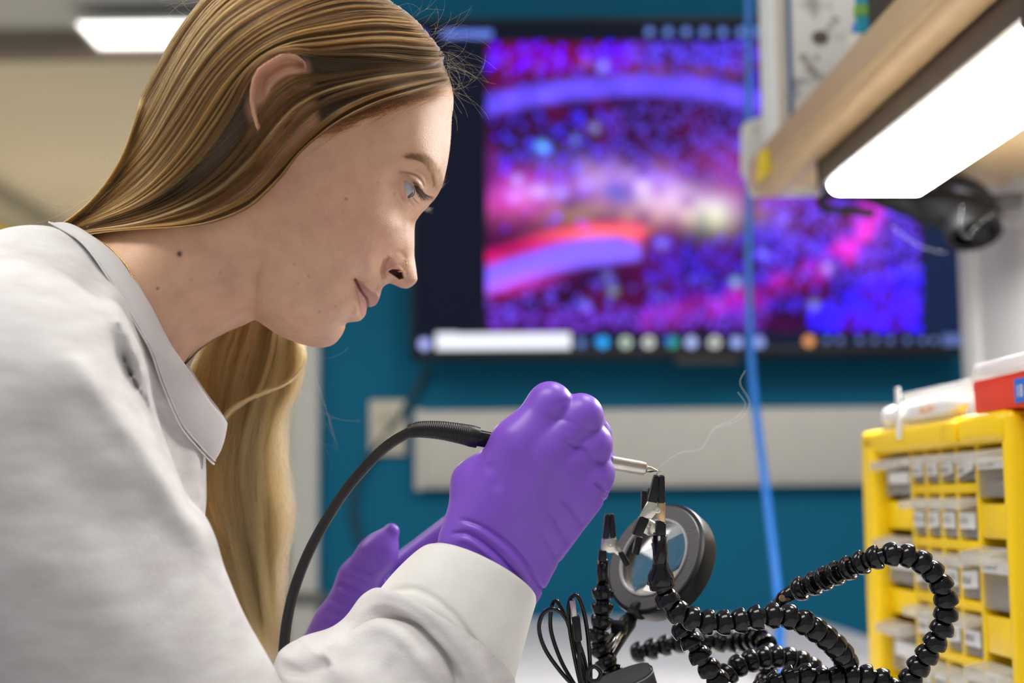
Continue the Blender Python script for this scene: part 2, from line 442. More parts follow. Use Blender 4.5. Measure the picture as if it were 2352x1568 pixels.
cells(560, (1400, 2110), (240, 420), 8, (0.10, 0.05, 0.72), amp=0.8)
cells(90, (1130, 1420), (255, 400), 10, (0.04, 0.03, 0.8), amp=0.9)
cells(70, (1120, 1700), (640, 740), 12, (0.10, 0.05, 0.7), amp=0.8)
cells(400, (1480, 2115), (540, 720), 11, (0.06, 0.02, 0.8), amp=0.7)
cells(330, (1740, 2115), (440, 640), 11, (0.12, 0.05, 0.9), amp=0.8)
cells(190, (1860, 2118), (610, 760), 13, (0.03, 0.01, 1.2), mask=lambda x, y: (x - 1860) * 0.45 + (y - 610) > 90)
cells(260, (1120, 1760), (705, 760), 9, (0.16, 0.03, 0.6), amp=0.8)
cells(60, (1130, 1700), (260, 620), 10, (0.02, 0.0, 1.1), mask=lambda x, y: x < 1360)
for x, y, c in ((1385, 152, (0.25, 0.4, 0.9)), (1366, 294, (0.25, 0.3, 0.3)), (1243, 335, (0.1, 0.6, 0.4)), (1255, 342, (0.1, 0.3, 1.6)), (1188, 413, (0.2, 0.4, 1.0)), (1322, 320, (0.1, 0.2, 0.7)),
                (1690, 648, (0.25, 0.6, 0.7)), (1408, 668, (0.2, 0.35, 0.4)), (1396, 635, (0.15, 0.2, 0.8)), (1900, 615, (0.5, 0.35, 0.2)), (1870, 700, (0.3, 0.3, 0.5)), (1345, 700, (0.2, 0.2, 1.2)), (1345, 143, (0.25, 0.1, 0.0)), (1250, 220, (0.4, 0.3, 1.0)), (1752, 583, (0.2, 0.2, 1.1)), (1800, 505, (0.2, 0.15, 1.0))):
    pic[:] += blob(x, y, 11, 11)[..., None] * np.array(c)
# upper bright band
cy = curve_y([(1110, 242), (1200, 224), (1300, 207), (1400, 198), (1500, 195), (1600, 203), (1700, 219), (1800, 240), (1900, 262), (2120, 330)])
bw = sm(1.35 - abs(sy - cy) / 27)
pic[:] = pic * (1 - 0.8 * bw[..., None]); add(bw * (0.85 + 0.4 * n2), (0.15, 0.09, 1.15))
# middle haze: magenta, green and white
mid = blob(1420, 440, 330, 62, 0.10)
add(mid * (0.25 + 0.8 * n1), (0.34, 0.05, 0.62))
add(blob(1500, 440, 190, 45, 0.25) * (0.1 + 0.7 * n2), (0.26, 0.42, 0.50))
add(blob(1640, 490, 52, 38, -0.3), (0.20, 0.48, 0.10))
add(blob(1450, 405, 120, 28, 0.05) * (0.1 + 0.8 * n2), (0.4, 0.32, 0.45))
add(blob(1420, 490, 260, 34, 0.02) * (0.25 + n2), (0.36, 0.22, 0.03))
add(blob(1560, 470, 110, 30, 0.3) * n2, (0.45, 0.42, 0.2))
add(blob(1700, 410, 120, 60, 0.0) * (0.1 + 0.8 * n1), (0.5, 0.06, 0.32))
add(blob(1170, 450, 80, 50) * (0.3 + n1), (0.6, 0.02, 0.35))
add(blob(1230, 440, 60, 18) * 0.5, (0.2, 0.5, 0.7))
for x, y in ((1240, 440), (1290, 443), (1180, 455), (1345, 425), (1520, 560), (1470, 425)): add(blob(x, y, 14, 12), (0.2, 0.2, 0.9))
hole = blob(1415, 440, 34, 18, 0.35); pic[:] = pic * (1 - 0.75 * hole[..., None]); add(hole, (0.05, 0.1, 0.6))
# lower bright tongue with its red upper edge
cy = curve_y([(1110, 640), (1180, 618), (1260, 592), (1340, 573), (1420, 568), (1480, 574)])
tip = sm((1482 - sx) / 22)
rb = sm(1.4 - abs(sy - (cy - 42)) / 22) * sm((1500 - sx) / 40)
pic[:] = pic * (1 - 0.7 * rb[..., None]); add(rb * (0.7 + 0.5 * n2), (0.70, 0.006, 0.16))
add(blob(1375, 535, 110, 14, -0.05), (0.8, 0.22, 0.02)); add(blob(1455, 548, 30, 14, 0.8), (0.6, 0.1, 0.1))
bw = sm(1.5 - abs(sy - cy - 6) / (31 - 14 * sm((sx - 1380) / 110))) * tip
pic[:] = pic * (1 - 0.95 * bw[..., None]); add(bw, (0.30, 0.17, 1.5))
add(blob(1190, 655, 90, 22, -0.25) * 1.0, (0.45, 0.0, 0.08))
# magenta sweep at the right
pts = np.array([(2010, 440), (1995, 500), (1960, 560), (1905, 612), (1820, 645), (1720, 680), (1600, 712), (1500, 735)], float)
dmin = np.full(sx.shape, 1e9); par = np.zeros(sx.shape)
for k in range(len(pts) - 1):
    a_, b_ = pts[k], pts[k + 1]; ab = b_ - a_
    tt = np.clip(((sx - a_[0]) * ab[0] + (sy - a_[1]) * ab[1]) / (ab @ ab), 0, 1)
    dd = np.hypot(sx - a_[0] - tt * ab[0], sy - a_[1] - tt * ab[1])
    par = np.where(dd < dmin, (k + tt) / (len(pts) - 1), par); dmin = np.minimum(dmin, dd)
mg = sm(1.25 - dmin / 34) * np.clip(1.7 * n2 + 0.5 * n1 - 0.35, 0.08, 1.3) * np.interp(par, [0, 0.35, 0.5, 1], [1.0, 0.85, 0.5, 0.32])
pic[:] = pic * (1 - 0.5 * np.clip(mg, 0, 1)[..., None]); add(mg, (0.80, 0.012, 0.50))
add(blob(1985, 540, 50, 60) * n2 * 0.7, (0.5, 0.05, 0.05))
pic[:] = np.minimum(np.maximum(pic, 0) * 0.85, 2.6)
img[inside] = pic[inside]
# viewer chrome and task bar
def rect(x0, x1, y0, y1, col):
    m_ = (sx > x0) & (sx < x1) & (sy > y0) & (sy < y1); img[m_] = col
img[(sy > 762)] = (0.004, 0.008, 0.028)
rect(2120, 2230, 95, 762, (0.005, 0.015, 0.055))
rect(1018, 1130, 70, 86, (0.13, 0.22, 0.80))
rect(958, 978, 72, 88, (0.10, 0.14, 0.75))
def dot(x, y, r, col):
    m_ = np.hypot(sx - x, sy - y) < r; img[m_] = col
for x in (1492, 1535, 1576, 1618, 1660, 1702, 1740): dot(x, 73, 9, (0.16, 0.27, 0.80))
rect(1002, 1310, 765, 822, (0.88, 0.90, 1.0))
dot(975, 790, 13, (0.45, 0.50, 1.0)); dot(1335, 788, 10, (0.12, 0.2, 0.5))
for x, c in ((1385, (0.02, 0.45, 1.0)), (1437, (0.6, 0.7, 0.6)), (1490, (0.8, 0.75, 0.75)), (1545, (0.03, 0.35, 0.25)), (1588, (0.45, 0.55, 1.0)), (1641, (0.75, 0.7, 0.7)), (1692, (0.35, 0.45, 1.0)), (1743, (0.3, 0.4, 0.9))): dot(x, 786, 13, c)
dot(1375, 782, 8, (0.05, 0.3, 1.0)); dot(1535, 780, 8, (0.06, 0.14, 0.8))
for x in (1437, 1490, 1641): dot(x, 786, 6, (0.1, 0.35, 0.2))
for x in (1437, 1588, 1692, 1743): rect(x - 24, x + 24, 806, 814, (0.02, 0.14, 0.42))
dot(1858, 783, 12, (0.85, 0.36, 0.12))
for x in (1900, 1930, 1975, 2010, 2045, 2085, 2120, 2145): dot(x, 781, 7, (0.13, 0.19, 0.45))
rect(2165, 2215, 768, 794, (0.10, 0.15, 0.38))
i, j = np.meshgrid(np.arange(NX - 1), np.arange(NZ - 1), indexing='ij')
Fq = np.stack((i * NZ + j, (i + 1) * NZ + j, (i + 1) * NZ + j + 1, i * NZ + j + 1), -1).reshape(-1, 4)
ms, nt, b = new_mat('screen_picture')
vc = nt.nodes.new('ShaderNodeVertexColor'); vc.layer_name = 'Col'
b.inputs['Base Color'].default_value = (0.004, 0.004, 0.006, 1); b.inputs['Roughness'].default_value = 0.5; b.inputs['Specular IOR Level'].default_value = 0.06
nt.links.new(vc.outputs[0], b.inputs['Emission Color']); b.inputs['Emission Strength'].default_value = 1.0
np_mesh('screen', PW, Fq, ms, tv, smooth=False, colors=np.clip(img, 0, 2.6).reshape(-1, 3))

# ------------------------------------------------------------------ bench
BZ = CAM[2] - 0.24
Q = np.array([-0.05, 1.0, 0]); Q /= np.linalg.norm(Q)       # along the bench, away from the lens
Pq = np.array([Q[1], -Q[0], 0])                             # across the bench, to the right
Zq = np.array([0, 0, 1.0])
AX = (Pq, Q, Zq)
def bq(p, q, z): return Pq * p + Q * q + np.array([0, 0, CAM[2] + z])
pw = (at(2216, 700, 1.98)[0])
t = empty('lab_bench', (0.6, 1.5, 0), 'white laminate lab bench under the helping-hand tool, drawers and shelf', 'bench')
pb0, pb1 = -0.03, pw + 0.105
obox('bench_top', bq((pb0 + pb1) / 2, 1.50, BZ - CAM[2] - 0.02), (Pq, Q, Zq), ((pb1 - pb0) / 2, 1.48, 0.02), MAT['bench'], t, bevel=0.004)
for xx in (0.04, 0.55):
    for yy in (0.1, 2.85):
        box('leg', (xx - 0.03, yy - 0.03, 0), (xx + 0.03, yy + 0.03, BZ - 0.04), MAT['trimgrey'], t, bevel=0.003)
# right-hand wall panel that carries the shelf
struct(obox('wall_right', bq(pw + 0.10 + 0.11, 0.5, 0.0) + np.array([0, 0, 0.1]), AX, (0.10, 1.50, 1.25), MAT['whitewall'], bevel=0.004))
# white corner post of that wall
struct(obox('trim_3', bq(pw + 0.155, 1.95, 0.1), AX, (0.05, 0.03, 1.25), MAT['whitewall'], bevel=0.01))

# blue cable
P = []
for x, y, d in ((1719, -120, 2.3), (1719, 0, 2.3), (1720, 270, 2.28), (1720, 450, 2.26), (1720, 640, 2.22), (1724, 800, 2.16), (1737, 950, 2.1), (1757, 1110, 2.04), (1776, 1270, 1.98), (1789, 1400, 1.92), (1789, 1500, 1.80), (1778, 1600, 1.66)):
    P.append(at(x, y, d))
P = catmull(P, 90)
zmin = BZ + 0.007
P[:, 2] = np.maximum(P[:, 2], zmin)
tag(tube('blue_cable', P, 0.0062, MAT['blue'], n=12), 'bright blue cable hanging in front of the television down to the bench', 'cable')
# ------------------------------------------------------------------ shelf with the lamp
def pq_of(P): v = P - np.array([0, 0, CAM[2]]); return float(v @ Pq), float(v @ Q)
SB, ST = 0.408, 0.446                 # underside and top, above the lens
# far front corner of the shelf
sc = atz(1722, 436, CAM[2] + SB); SP, SQ = pq_of(sc)
SW = pw + 0.12 - SP + 0.0             # depth of the shelf up to the wall panel
sh = empty('shelf', bq(SP + 0.15, SQ - 0.6, SB), 'tan laminate shelf with rounded front edge over the bench, upper right', 'shelf')
SL = 1.75
# board: section swept along Q with a rounded lower front edge
sec = [(SP, ST)]
R = 0.016
a_l = atz(1905, 445, CAM[2] + 0.366); lp0_, _ = pq_of(a_l)
sec.append((SP, SB + 0.006))
for a in np.linspace(0, 1, 15):                      # bull-nosed lower edge
    th = a * math.pi
    sec.append((SP + 0.002 + (lp0_ - 0.012 - SP) * (1 - math.cos(th)) / 2, SB + 0.004 - 0.013 * math.sin(th) ** 0.9))
sec += [(SP + SW, SB + 0.004), (SP + SW, ST)]
prism('board', [bq(p, SQ, z) for p, z in sec], [bq(p, SQ - SL, z) for p, z in sec], MAT['wood'], sh, auto=40)
obox('top_liner', bq(SP + SW / 2 + 0.004, SQ - SL / 2, ST + 0.0015), AX, (SW / 2 - 0.004, SL / 2, 0.0015), MAT['housing'], sh)
# white steel bracket across the far end
brk = [(1704, 292), (1712, 280), (1772, 258), (1790, 262), (1830, 420), (1888, 428), (1888, 447), (1726, 449), (1718, 410), (1704, 396)]
Yb = SQ + 0.012
fr = [at(x, y, Yb + 0.03) for x, y in brk]
bk = [p + np.array([0, 0.012, 0]) for p in fr]
pl = prism('bracket', fr, bk, mat('bracket_white', (0.62, 0.61, 0.57), 0.5, var=0.02), sh, bevel=0.0015)
s = at(1732, 298, Yb + 0.03)
lathe('screw', [(0, 0.0001), (0, 0.0035), (0.0015, 0.003), (0.002, 0.0001)], s, (0, -1, 0), MAT['steel'], pl, 12)
# yellow tape folded over the far front corner
tq = SQ - 0.02
t = empty('yellow_tape', bq(SP, tq, SB), 'scrap of yellow tape stuck on the far front corner of the tan shelf', 'tape')
tp = [(1741, 352), (1762, 338), (1768, 372), (1764, 398), (1738, 420), (1734, 408)]
def on_front(x, y, off):              # point on the plane of the shelf's front face
    r = ray(x, y); k = (SP - off - float(CAM @ Pq)) / float(r @ Pq); return CAM + r * k
prism('strip', [on_front(x, y, 0.0022) for x, y in tp], [on_front(x, y, 0.0001) for x, y in tp], MAT['tape'], t)
prism('strip', [on_front(x, y, 0.0036) for x, y in ((1737, 372), (1752, 356), (1758, 384), (1745, 400))], [on_front(x, y, 0.0022) for x, y in ((1737, 372), (1752, 356), (1758, 384), (1745, 400))], MAT['tape'], t)

# lamp under the shelf
LZ = 0.366
a = atz(1905, 445, CAM[2] + LZ); lp0, lq1 = pq_of(a)
lp1 = lp0 + 0.118
lq0 = lq1 - 0.60
lamp = empty('shelf_lamp', bq((lp0 + lp1) / 2, (lq0 + lq1) / 2, LZ), 'glowing white strip lamp with dark housing fixed under the tan shelf', 'lamp')
obox('housing', bq((lp0 + lp1) / 2 - 0.004, (lq0 + lq1) / 2, (SB + LZ + 0.012) / 2), AX, ((lp1 - lp0) / 2 + 0.006, (lq1 - lq0) / 2 + 0.014, (SB - LZ - 0.012) / 2), MAT['housing'], lamp, bevel=0.002)
sec = []
for a in np.linspace(0, 1, 7):
    th = a * math.pi / 2; sec.append((lp0 + 0.012 * (1 - math.sin(th)), LZ + 0.012 * (1 - math.cos(th))))
sec = sec[::-1]
for a in np.linspace(0, 1, 7):
    th = a * math.pi / 2; sec.append((lp1 - 0.012 * (1 - math.sin(th)), LZ + 0.012 * (1 - math.cos(th))))
prism('diffuser', [bq(p, lq1, z) for p, z in sec], [bq(p, lq0, z) for p, z in sec], MAT['diffuser'], lamp, auto=60)
for q, nm in ((lq1 + 0.006, 'end_cap'), (lq0 - 0.012, 'end_cap')):
    obox(nm, bq((lp0 + lp1) / 2 - 0.004, q, (SB + LZ) / 2 + 0.006), AX, ((lp1 - lp0) / 2 + 0.008, 0.006 if q > lq0 else 0.012, (SB - LZ) / 2 + (0.0 if q > lq0 else 0.006)), MAT['black'] if q > lq0 else MAT['greyplastic'], lamp, bevel=0.003)

# what stands on the shelf, from the far end towards the lens
zt = ST + 0.003
def stand(p0, p1, q0, q1, h): return bq((p0 + p1) / 2, (q0 + q1) / 2, zt + h / 2), ((p1 - p0) / 2, (q1 - q0) / 2, h / 2)
def q_front(px, off):                 # q where the plane p = SP+off is seen at column px near the top of the picture
    r = ray(px, 150); k = (SP + off - float(CAM @ Pq)) / float(r @ Pq); return float((CAM + r * k) @ Q)
of = 0.012
q_a, q_b, q_c, q_d, q_e, q_f, q_g = [q_front(x, of) for x in (1748, 1786, 1800, 1814, 1950, 1966, 2012)]
p0 = SP + of
c, h = stand(p0, p0 + 0.20, q_b, q_a - 0.002, 0.30)
t = empty('box_file', bq(p0, q_a, zt), 'cream card box file standing at the far end of the shelf', 'file')
obox('case', c, AX, h, MAT['cream'], t, bevel=0.003)
obox('spine', bq(p0 - 0.001, (q_a + q_b) / 2, zt + 0.15), AX, (0.0015, (q_a - q_b) / 2 - 0.006, 0.145), MAT['paper'], t, bevel=0.001)
c, h = stand(p0 + 0.02, p0 + 0.2, q_c, q_b - 0.001, 0.27)
t = empty('gap_shade', bq(p0, q_b, zt), 'thin black slab put in as the dark gap between cream box file and blue folder', 'gap_shade')  # black slab added where only a dark gap shows between the files
obox('cover', c, AX, h, MAT['black'], t, bevel=0.002)
obox('pages', c + Zq * 0.002 + Pq * 0.004, AX, (h[0], h[1] * 0.6, h[2]), MAT['paper'], t)
c, h = stand(p0 + 0.004, p0 + 0.2, q_d, q_c - 0.001, 0.29)
t = empty('folder', bq(p0, q_c, zt), 'narrow blue folder beside the grey speckled magazine box', 'folder')
obox('cover', c, AX, h, MAT['navy'], t, bevel=0.002)
obox('pages', c + Zq * 0.002 + Pq * 0.004, AX, (h[0], h[1] * 0.5, h[2]), MAT['paper'], t)
# grey speckled folder, its broad side towards the lens
m, nt, b = new_mat('speckled_card')
N, Lk = nt.nodes, nt.links
tc = N.new('ShaderNodeTexCoord'); nz = N.new('ShaderNodeTexNoise'); nz.inputs['Scale'].default_value = 30; nz.inputs['Detail'].default_value = 6
rp = N.new('ShaderNodeValToRGB'); rp.color_ramp.elements[0].position = 0.34; rp.color_ramp.elements[1].position = 0.46
rp.color_ramp.elements[0].color = (0.22, 0.21, 0.20, 1); rp.color_ramp.elements[1].color = (0.50, 0.49, 0.47, 1)
Lk.new(tc.outputs['Object'], nz.inputs['Vector']); Lk.new(nz.outputs['Fac'], rp.inputs['Fac']); Lk.new(rp.outputs['Color'], b.inputs['Base Color']); b.inputs['Roughness'].default_value = 0.5
c, h = stand(p0 + 0.002, p0 + 0.22, q_d - 0.014, q_d - 0.001, 0.31)
t = empty('magazine_box', bq(p0, q_d, zt), 'grey speckled magazine box with a dark oval finger hole on the shelf', 'box')
obox('case', c, AX, h, m, t, bevel=0.003)
QM = q_d - 0.014
def on_p(px, py, off):
    r = ray(px, py); k = (SP + off - float(CAM @ Pq)) / float(r @ Pq); return CAM + r * k
def on_q(px, py, q):
    r = ray(px, py); k = (q - float(CAM @ Q)) / float(r @ Q); return CAM + r * k
def disc(nm, px, py, a_, b__, mt, dz):
    oc = on_q(px, py, QM)
    ring = [oc + Pq * (a_ * math.cos(w)) + Zq * (b__ * math.sin(w)) for w in np.linspace(0, 2 * math.pi, 24, endpoint=False)]
    prism(nm, [q - Q * dz for q in ring], [q + Q * 0.001 for q in ring], mt, t)
disc('finger_hole', 1884, 86, 0.0105, 0.0085, MAT['darkbrown'], 0.0012)
sg = mat('spot_grey', (0.22, 0.20, 0.19), 0.6)
for x, y, s_ in ((1846, 132, 0.006), (1862, 158, 0.007), (1872, 170, 0.006), (1845, 185, 0.004), (1905, 62, 0.004), (1918, 45, 0.005), (1875, 132, 0.004), (1856, 145, 0.004)):
    disc('spot', x, y, s_, s_ * 0.8, sg, 0.0008)
c, h = stand(p0 + 0.006, p0 + 0.2, q_f, q_e - 0.001, 0.28)
t = empty('folder', bq(p0, q_e, zt), 'white folder with a small blue sticker between speckled box and teal book', 'folder')
obox('cover', c, AX, h, MAT['white'], t, bevel=0.002)
obox('pages', c + Zq * 0.002 + Pq * 0.004, AX, (h[0], h[1] * 0.7, h[2]), MAT['paper'], t)
st = on_p(1934, 95, of - 0.002)
obox('sticker', bq(p0 + 0.0055, (q_e + q_f) / 2, 0) * np.array([1, 1, 0]) + np.array([0, 0, st[2]]), AX, (0.001, (q_e - q_f) / 2 - 0.001, 0.012), MAT['bluelabel'], t)
c, h = stand(p0, p0 + 0.2, q_g + 0.055, q_f - 0.001, 0.26)
t = empty('book', bq(p0, q_f, zt), 'teal book with pale green band standing beside the white folder', 'book')
obox('cover', c, AX, h, MAT['teal_book'], t, bevel=0.003)
obox('pages', c + Zq * 0.003 + Pq * 0.004, AX, (h[0], h[1] * 0.8, h[2]), MAT['paper'], t)
g = on_p(1985, 2, of)
obox('green_band', c * np.array([1, 1, 0]) + np.array([0, 0, g[2]]), AX, (h[0] + 0.0008, h[1] + 0.0008, 0.006), mat('green_band', (0.22, 0.45, 0.10), 0.5), t)
c, h = stand(p0 + 0.01, p0 + 0.2, q_g - 0.06, q_g + 0.053, 0.25)
t = empty('book', bq(p0, q_g, zt), 'dark brown book leaning nearest the lens on the shelf', 'book')
obox('cover', c, AX, h, MAT['darkbrown'], t, bevel=0.003)
obox('pages', c + Zq * 0.003 + Pq * 0.004, AX, (h[0], h[1] * 0.8, h[2]), MAT['paper'], t)
# small pale clip lying at the shelf edge
oc = on_p(1952, 112, 0.004)
t = tag(obox('binder_clip', bq(SP + 0.010, float(oc @ Q), zt + 0.008), AX, (0.006, 0.012, 0.008), MAT['cream'], None, bevel=0.003), 'small cream clip on the front edge of the shelf, below the white folder', 'clip')

# ------------------------------------------------------------------ black hood hanging behind the lamp
D = 1.78
hd = empty('magnifier_visor', at(2220, 480, D), 'black moulded hood with open round mouth and square loop, hanging behind the strip lamp', 'visor')
stations = [((1985, 452), 11), ((2030, 458), 20), ((2090, 468), 33), ((2150, 480), 44), ((2205, 492), 52), ((2250, 508), 52), ((2283, 522), 42)]
P = np.array([at(x, y, D - 0.05 * k / 6) for k, ((x, y), r) in enumerate(stations)]); rr = np.array([r * D / LENS_PX for _, r in stations])
P = catmull(P, 36); rr = np.interp(np.linspace(0, 1, 36), np.linspace(0, 1, 7), rr)
V, f = tube_arrays(P, rr, 28)
o = np_mesh('shell', V, f, MAT['hood'], hd)
# mouth: a dark recessed ring under the wide end
mo = at(2236, 532, D - 0.055)
nrm = np.array([0.05, -0.42, -0.90]); nrm /= np.linalg.norm(nrm)
lathe('mouth', [(0.004, 0.026), (0.007, 0.030), (0.006, 0.034), (-0.004, 0.036), (-0.02, 0.034), (-0.02, 0.028), (-0.012, 0.024), (-0.012, 0.0001)], mo, nrm, MAT['hood'], hd, 28)
P = catmull([at(x, y, D + 0.01) for x, y in ((2150, 470), (2160, 432), (2195, 416), (2240, 430), (2280, 470))], 30)
tube('strap', P, 0.0085, MAT['rubber'], hd, 10)
P = np.array([at(x, y, D) for x, y in ((2005, 450), (1955, 449), (1896, 447), (1889, 455), (1889, 474), (1896, 481), (1955, 485), (2008, 490))])
tube('loop', resample(P, 40), 0.0052, MAT['hood'], hd, 10)
for k in range(4):
    P = catmull([at(2090 + 10 * k, 462 + 9 * k, D - 0.04), at(2170 + 8 * k, 466 + 11 * k, D - 0.065), at(2250, 486 + 9 * k, D - 0.07)], 16)
    tube('rib', P, 0.0018, MAT['hood'], hd, 8)
P = catmull([at(x, y, D + 0.02) for x, y in ((2262, 470), (2310, 462), (2352, 460), (2420, 455), (2520, 430))], 60)
rr = 0.0085 + 0.0022 * np.sign(np.sin(np.arange(60) * 1.6))
tag(tube('ribbed_hose', P, rr, mat('hose_grey', (0.10, 0.10, 0.11), 0.5), n=12), 'dark ribbed hose sticking out at the right edge behind the black hood', 'hose')

# ------------------------------------------------------------------ yellow drawer cabinet
CX0, CD0 = at(2005, 1100, 1.43)[0], 1.43
dv = Q * 1.0
A0 = np.array([CX0, CD0, CAM[2]])                     # far front edge, at lens height
QC = np.array([-0.055, 1.0, 0]); QC /= np.linalg.norm(QC); PC = np.array([QC[1], -QC[0], 0]); AXC = (PC, QC, Zq)
def cf(s, z, out=0.0): return A0 - QC * s - PC * out + Zq * z     # s from the far edge to the near edge
def s_of(px, out=0.0):
    r = ray(px, 1150); o_ = A0 - PC * out
    k = float((o_ - CAM) @ PC) / float(r @ PC); return float((A0 - (CAM + r * k)) @ QC)
def z_of(px, py, out=0.0):
    r = ray(px, py); o_ = A0 - PC * out
    k = float((o_ - CAM) @ PC) / float(r @ PC); return float((CAM + r * k)[2] - CAM[2])
LEN = s_of(2343); ZTOP = 0.5 * (z_of(2012, 992) + z_of(2335, 938)); ZBOT = BZ - CAM[2]
DEP = 0.16
cab = empty('drawer_cabinet', cf(LEN / 2, ZBOT), 'yellow plastic cabinet of small clear drawers standing on the bench', 'cabinet')
def cbox(name, s0, s1, z0, z1, o0, o1, m, par, bevel=0.002, seg=2):
    c = cf((s0 + s1) / 2, (z0 + z1) / 2, (o0 + o1) / 2)
    return obox(name, c, AXC, (abs(o1 - o0) / 2, abs(s1 - s0) / 2, abs(z1 - z0) / 2), m, par, bevel=bevel, seg=seg)
Y = MAT['yellow']
cbox('back_panel', 0.005, LEN - 0.005, ZBOT, ZTOP - 0.004, -DEP, -DEP + 0.004, Y, cab)
cbox('top_panel', 0.0, LEN, ZTOP - 0.012, ZTOP, -DEP, 0.0, Y, cab, 0.004)
cbox('bottom_panel', 0.0, LEN, ZBOT, ZBOT + 0.012, -DEP, 0.0, Y, cab, 0.003)
cbox('side_panel', 0.0, 0.012, ZBOT, ZTOP, -DEP, 0.0, Y, cab, 0.004)
cbox('side_panel', LEN - 0.012, LEN, ZBOT, ZTOP, -DEP, 0.0, Y, cab, 0.004)
sL, sR = s_of(2048), s_of(2318)
zT = z_of(2050, 1012)
RIM = 0.012
cbox('rim_post', 0.0, sL * 0.72, ZBOT, ZTOP, -0.012, RIM, Y, cab, 0.006, 3)
cbox('rim_post', sR + 0.004, LEN, ZBOT, ZTOP, -0.012, RIM * 0.6, Y, cab, 0.006, 3)
cbox('rim_top', 0.004, LEN - 0.004, ZTOP - 0.024, ZTOP + 0.0005, -0.012, RIM, Y, cab, 0.008, 3)
cbox('latch', s_of(2205), s_of(2240), ZTOP - 0.021, ZTOP - 0.004, RIM - 0.002, RIM + 0.003, Y, cab, 0.002)
cols = [2046, 2096, 2128, 2162, 2199, 2246, 2300]
cs = [s_of(x) for x in cols]
cs[0] = sL * 0.7; cs[-1] = sR + 0.006
for s in cs[1:-1]:
    cbox('divider', s - 0.0035, s + 0.0035, ZBOT, ZTOP - 0.02, -DEP + 0.01, 0.0, Y, cab, 0.001)
rows = [1112, 1236, 1364, 1486, 1600]                 # lower edges of the small-drawer rows, at column 2150
rz = [z_of(2150, y) for y in rows]
topz = ZTOP - 0.024
zs = [topz] + rz
for z in rz:
    cbox('divider', cs[1], cs[-2], z - 0.008, z, -DEP + 0.01, 0.0005, Y, cab, 0.001)
def drawer(s0, s1, z0, z1, label=None, tilt=0.0, lab=None, flap=0.014, fh=0.012):
    """clear tray: front, floor, sides; its lip and its paper label are sub-parts"""
    parts = []
    def bx(bm, a0, a1, b0, b1, o0, o1):
        bm_box(bm, cf((a0 + a1) / 2, (b0 + b1) / 2, (o0 + o1) / 2), AXC, (abs(o1 - o0) / 2, abs(a1 - a0) / 2, abs(b1 - b0) / 2))
    g = 0.0022
    s0 += g; s1 -= g; z0 += g; z1 -= g
    bm = bmesh.new(); w = 0.0016
    bx(bm, s0, s1, z0, z1 - fh * 0.6, -w, 0.0)
    bx(bm, s0, s1, z0, z0 + w, -DEP * 0.75, -w)
    bx(bm, s0, s0 + w, z0 + w, z1 - fh * 0.6, -DEP * 0.75, -w)
    bx(bm, s1 - w, s1, z0 + w, z1 - fh * 0.6, -DEP * 0.75, -w)
    d = bm_obj('drawer', bm, MAT['clear'], cab, auto=30)
    fr = [cf(s0 - 0.001, z1 - 0.001, -0.001), cf(s0 - 0.001, z1 - fh * 0.35, flap), cf(s0 - 0.001, z1 - fh * 0.95, flap), cf(s0 - 0.001, z1 - fh * 0.62, -0.001)]
    bk = [p - QC * (s1 - s0 + 0.002) for p in fr]
    prism('handle', fr, bk, MAT['frost'], d, bevel=0.0006)
    # little parts lying inside
    bm = bmesh.new()
    hh = (z1 - z0) * random.uniform(0.22, 0.42)
    bx(bm, s0 + 0.004, s1 - 0.004, z0 + 0.002, z0 + hh, -DEP * 0.6, -0.006)
    bmesh.ops.subdivide_edges(bm, edges=list(bm.edges), cuts=3, use_grid_fill=True)
    for v in bm.verts: v.co += Vector((random.uniform(-1, 1), random.uniform(-1, 1), random.uniform(-1, 1))) * 0.0022
    bm_obj('contents', bm, random.choice(CONT), d, auto=20)
    if lab is None:
        lab = (0.08, 0.92, 0.22, 0.60)
    a0, a1 = s0 + (s1 - s0) * lab[0], s0 + (s1 - s0) * lab[1]
    b0, b1 = z0 + (z1 - z0) * lab[2], z0 + (z1 - z0) * lab[3]
    dz = tilt
    ring = [cf(a0, b0 - dz, 0.0004), cf(a1, b0 + dz, 0.0004), cf(a1, b1 + dz, 0.0004), cf(a0, b1 - dz, 0.0004)]
    prism('label', ring, [p - PC * 0.0005 for p in ring], MAT['paper'], d)
    if label:
        size = min((b1 - b0) * 0.62, 0.0115)
        text_mesh('lettering', label, size, cf(a0 + 0.002, b0 - dz + (b1 - b0) * 0.28, 0.0011), -QC + Zq * (2 * dz / (a1 - a0)), Zq, MAT['ink'], d, lift=0.0)
CONT = [mat('parts_grey', (0.25, 0.24, 0.23), 0.5), mat('parts_black', (0.04, 0.04, 0.045), 0.5), mat('parts_metal', (0.5, 0.47, 0.43), 0.35, 0.7), mat('parts_brown', (0.24, 0.19, 0.15), 0.6)]
for r in range(5):
    ztop, zbot = zs[r], zs[r + 1]
    if r > 0: ztop -= 0.008
    for c in range(1, 5):
        tl_ = 0.003 if (r == 0 and c == 4) else (0.001 if (r + c) % 3 == 0 else 0.0)
        drawer(cs[c], cs[c + 1], zbot, ztop, random.choice(('1k 5%', '10 uF', 'M3 x 8', '470 R', '4.7 k')), tl_)
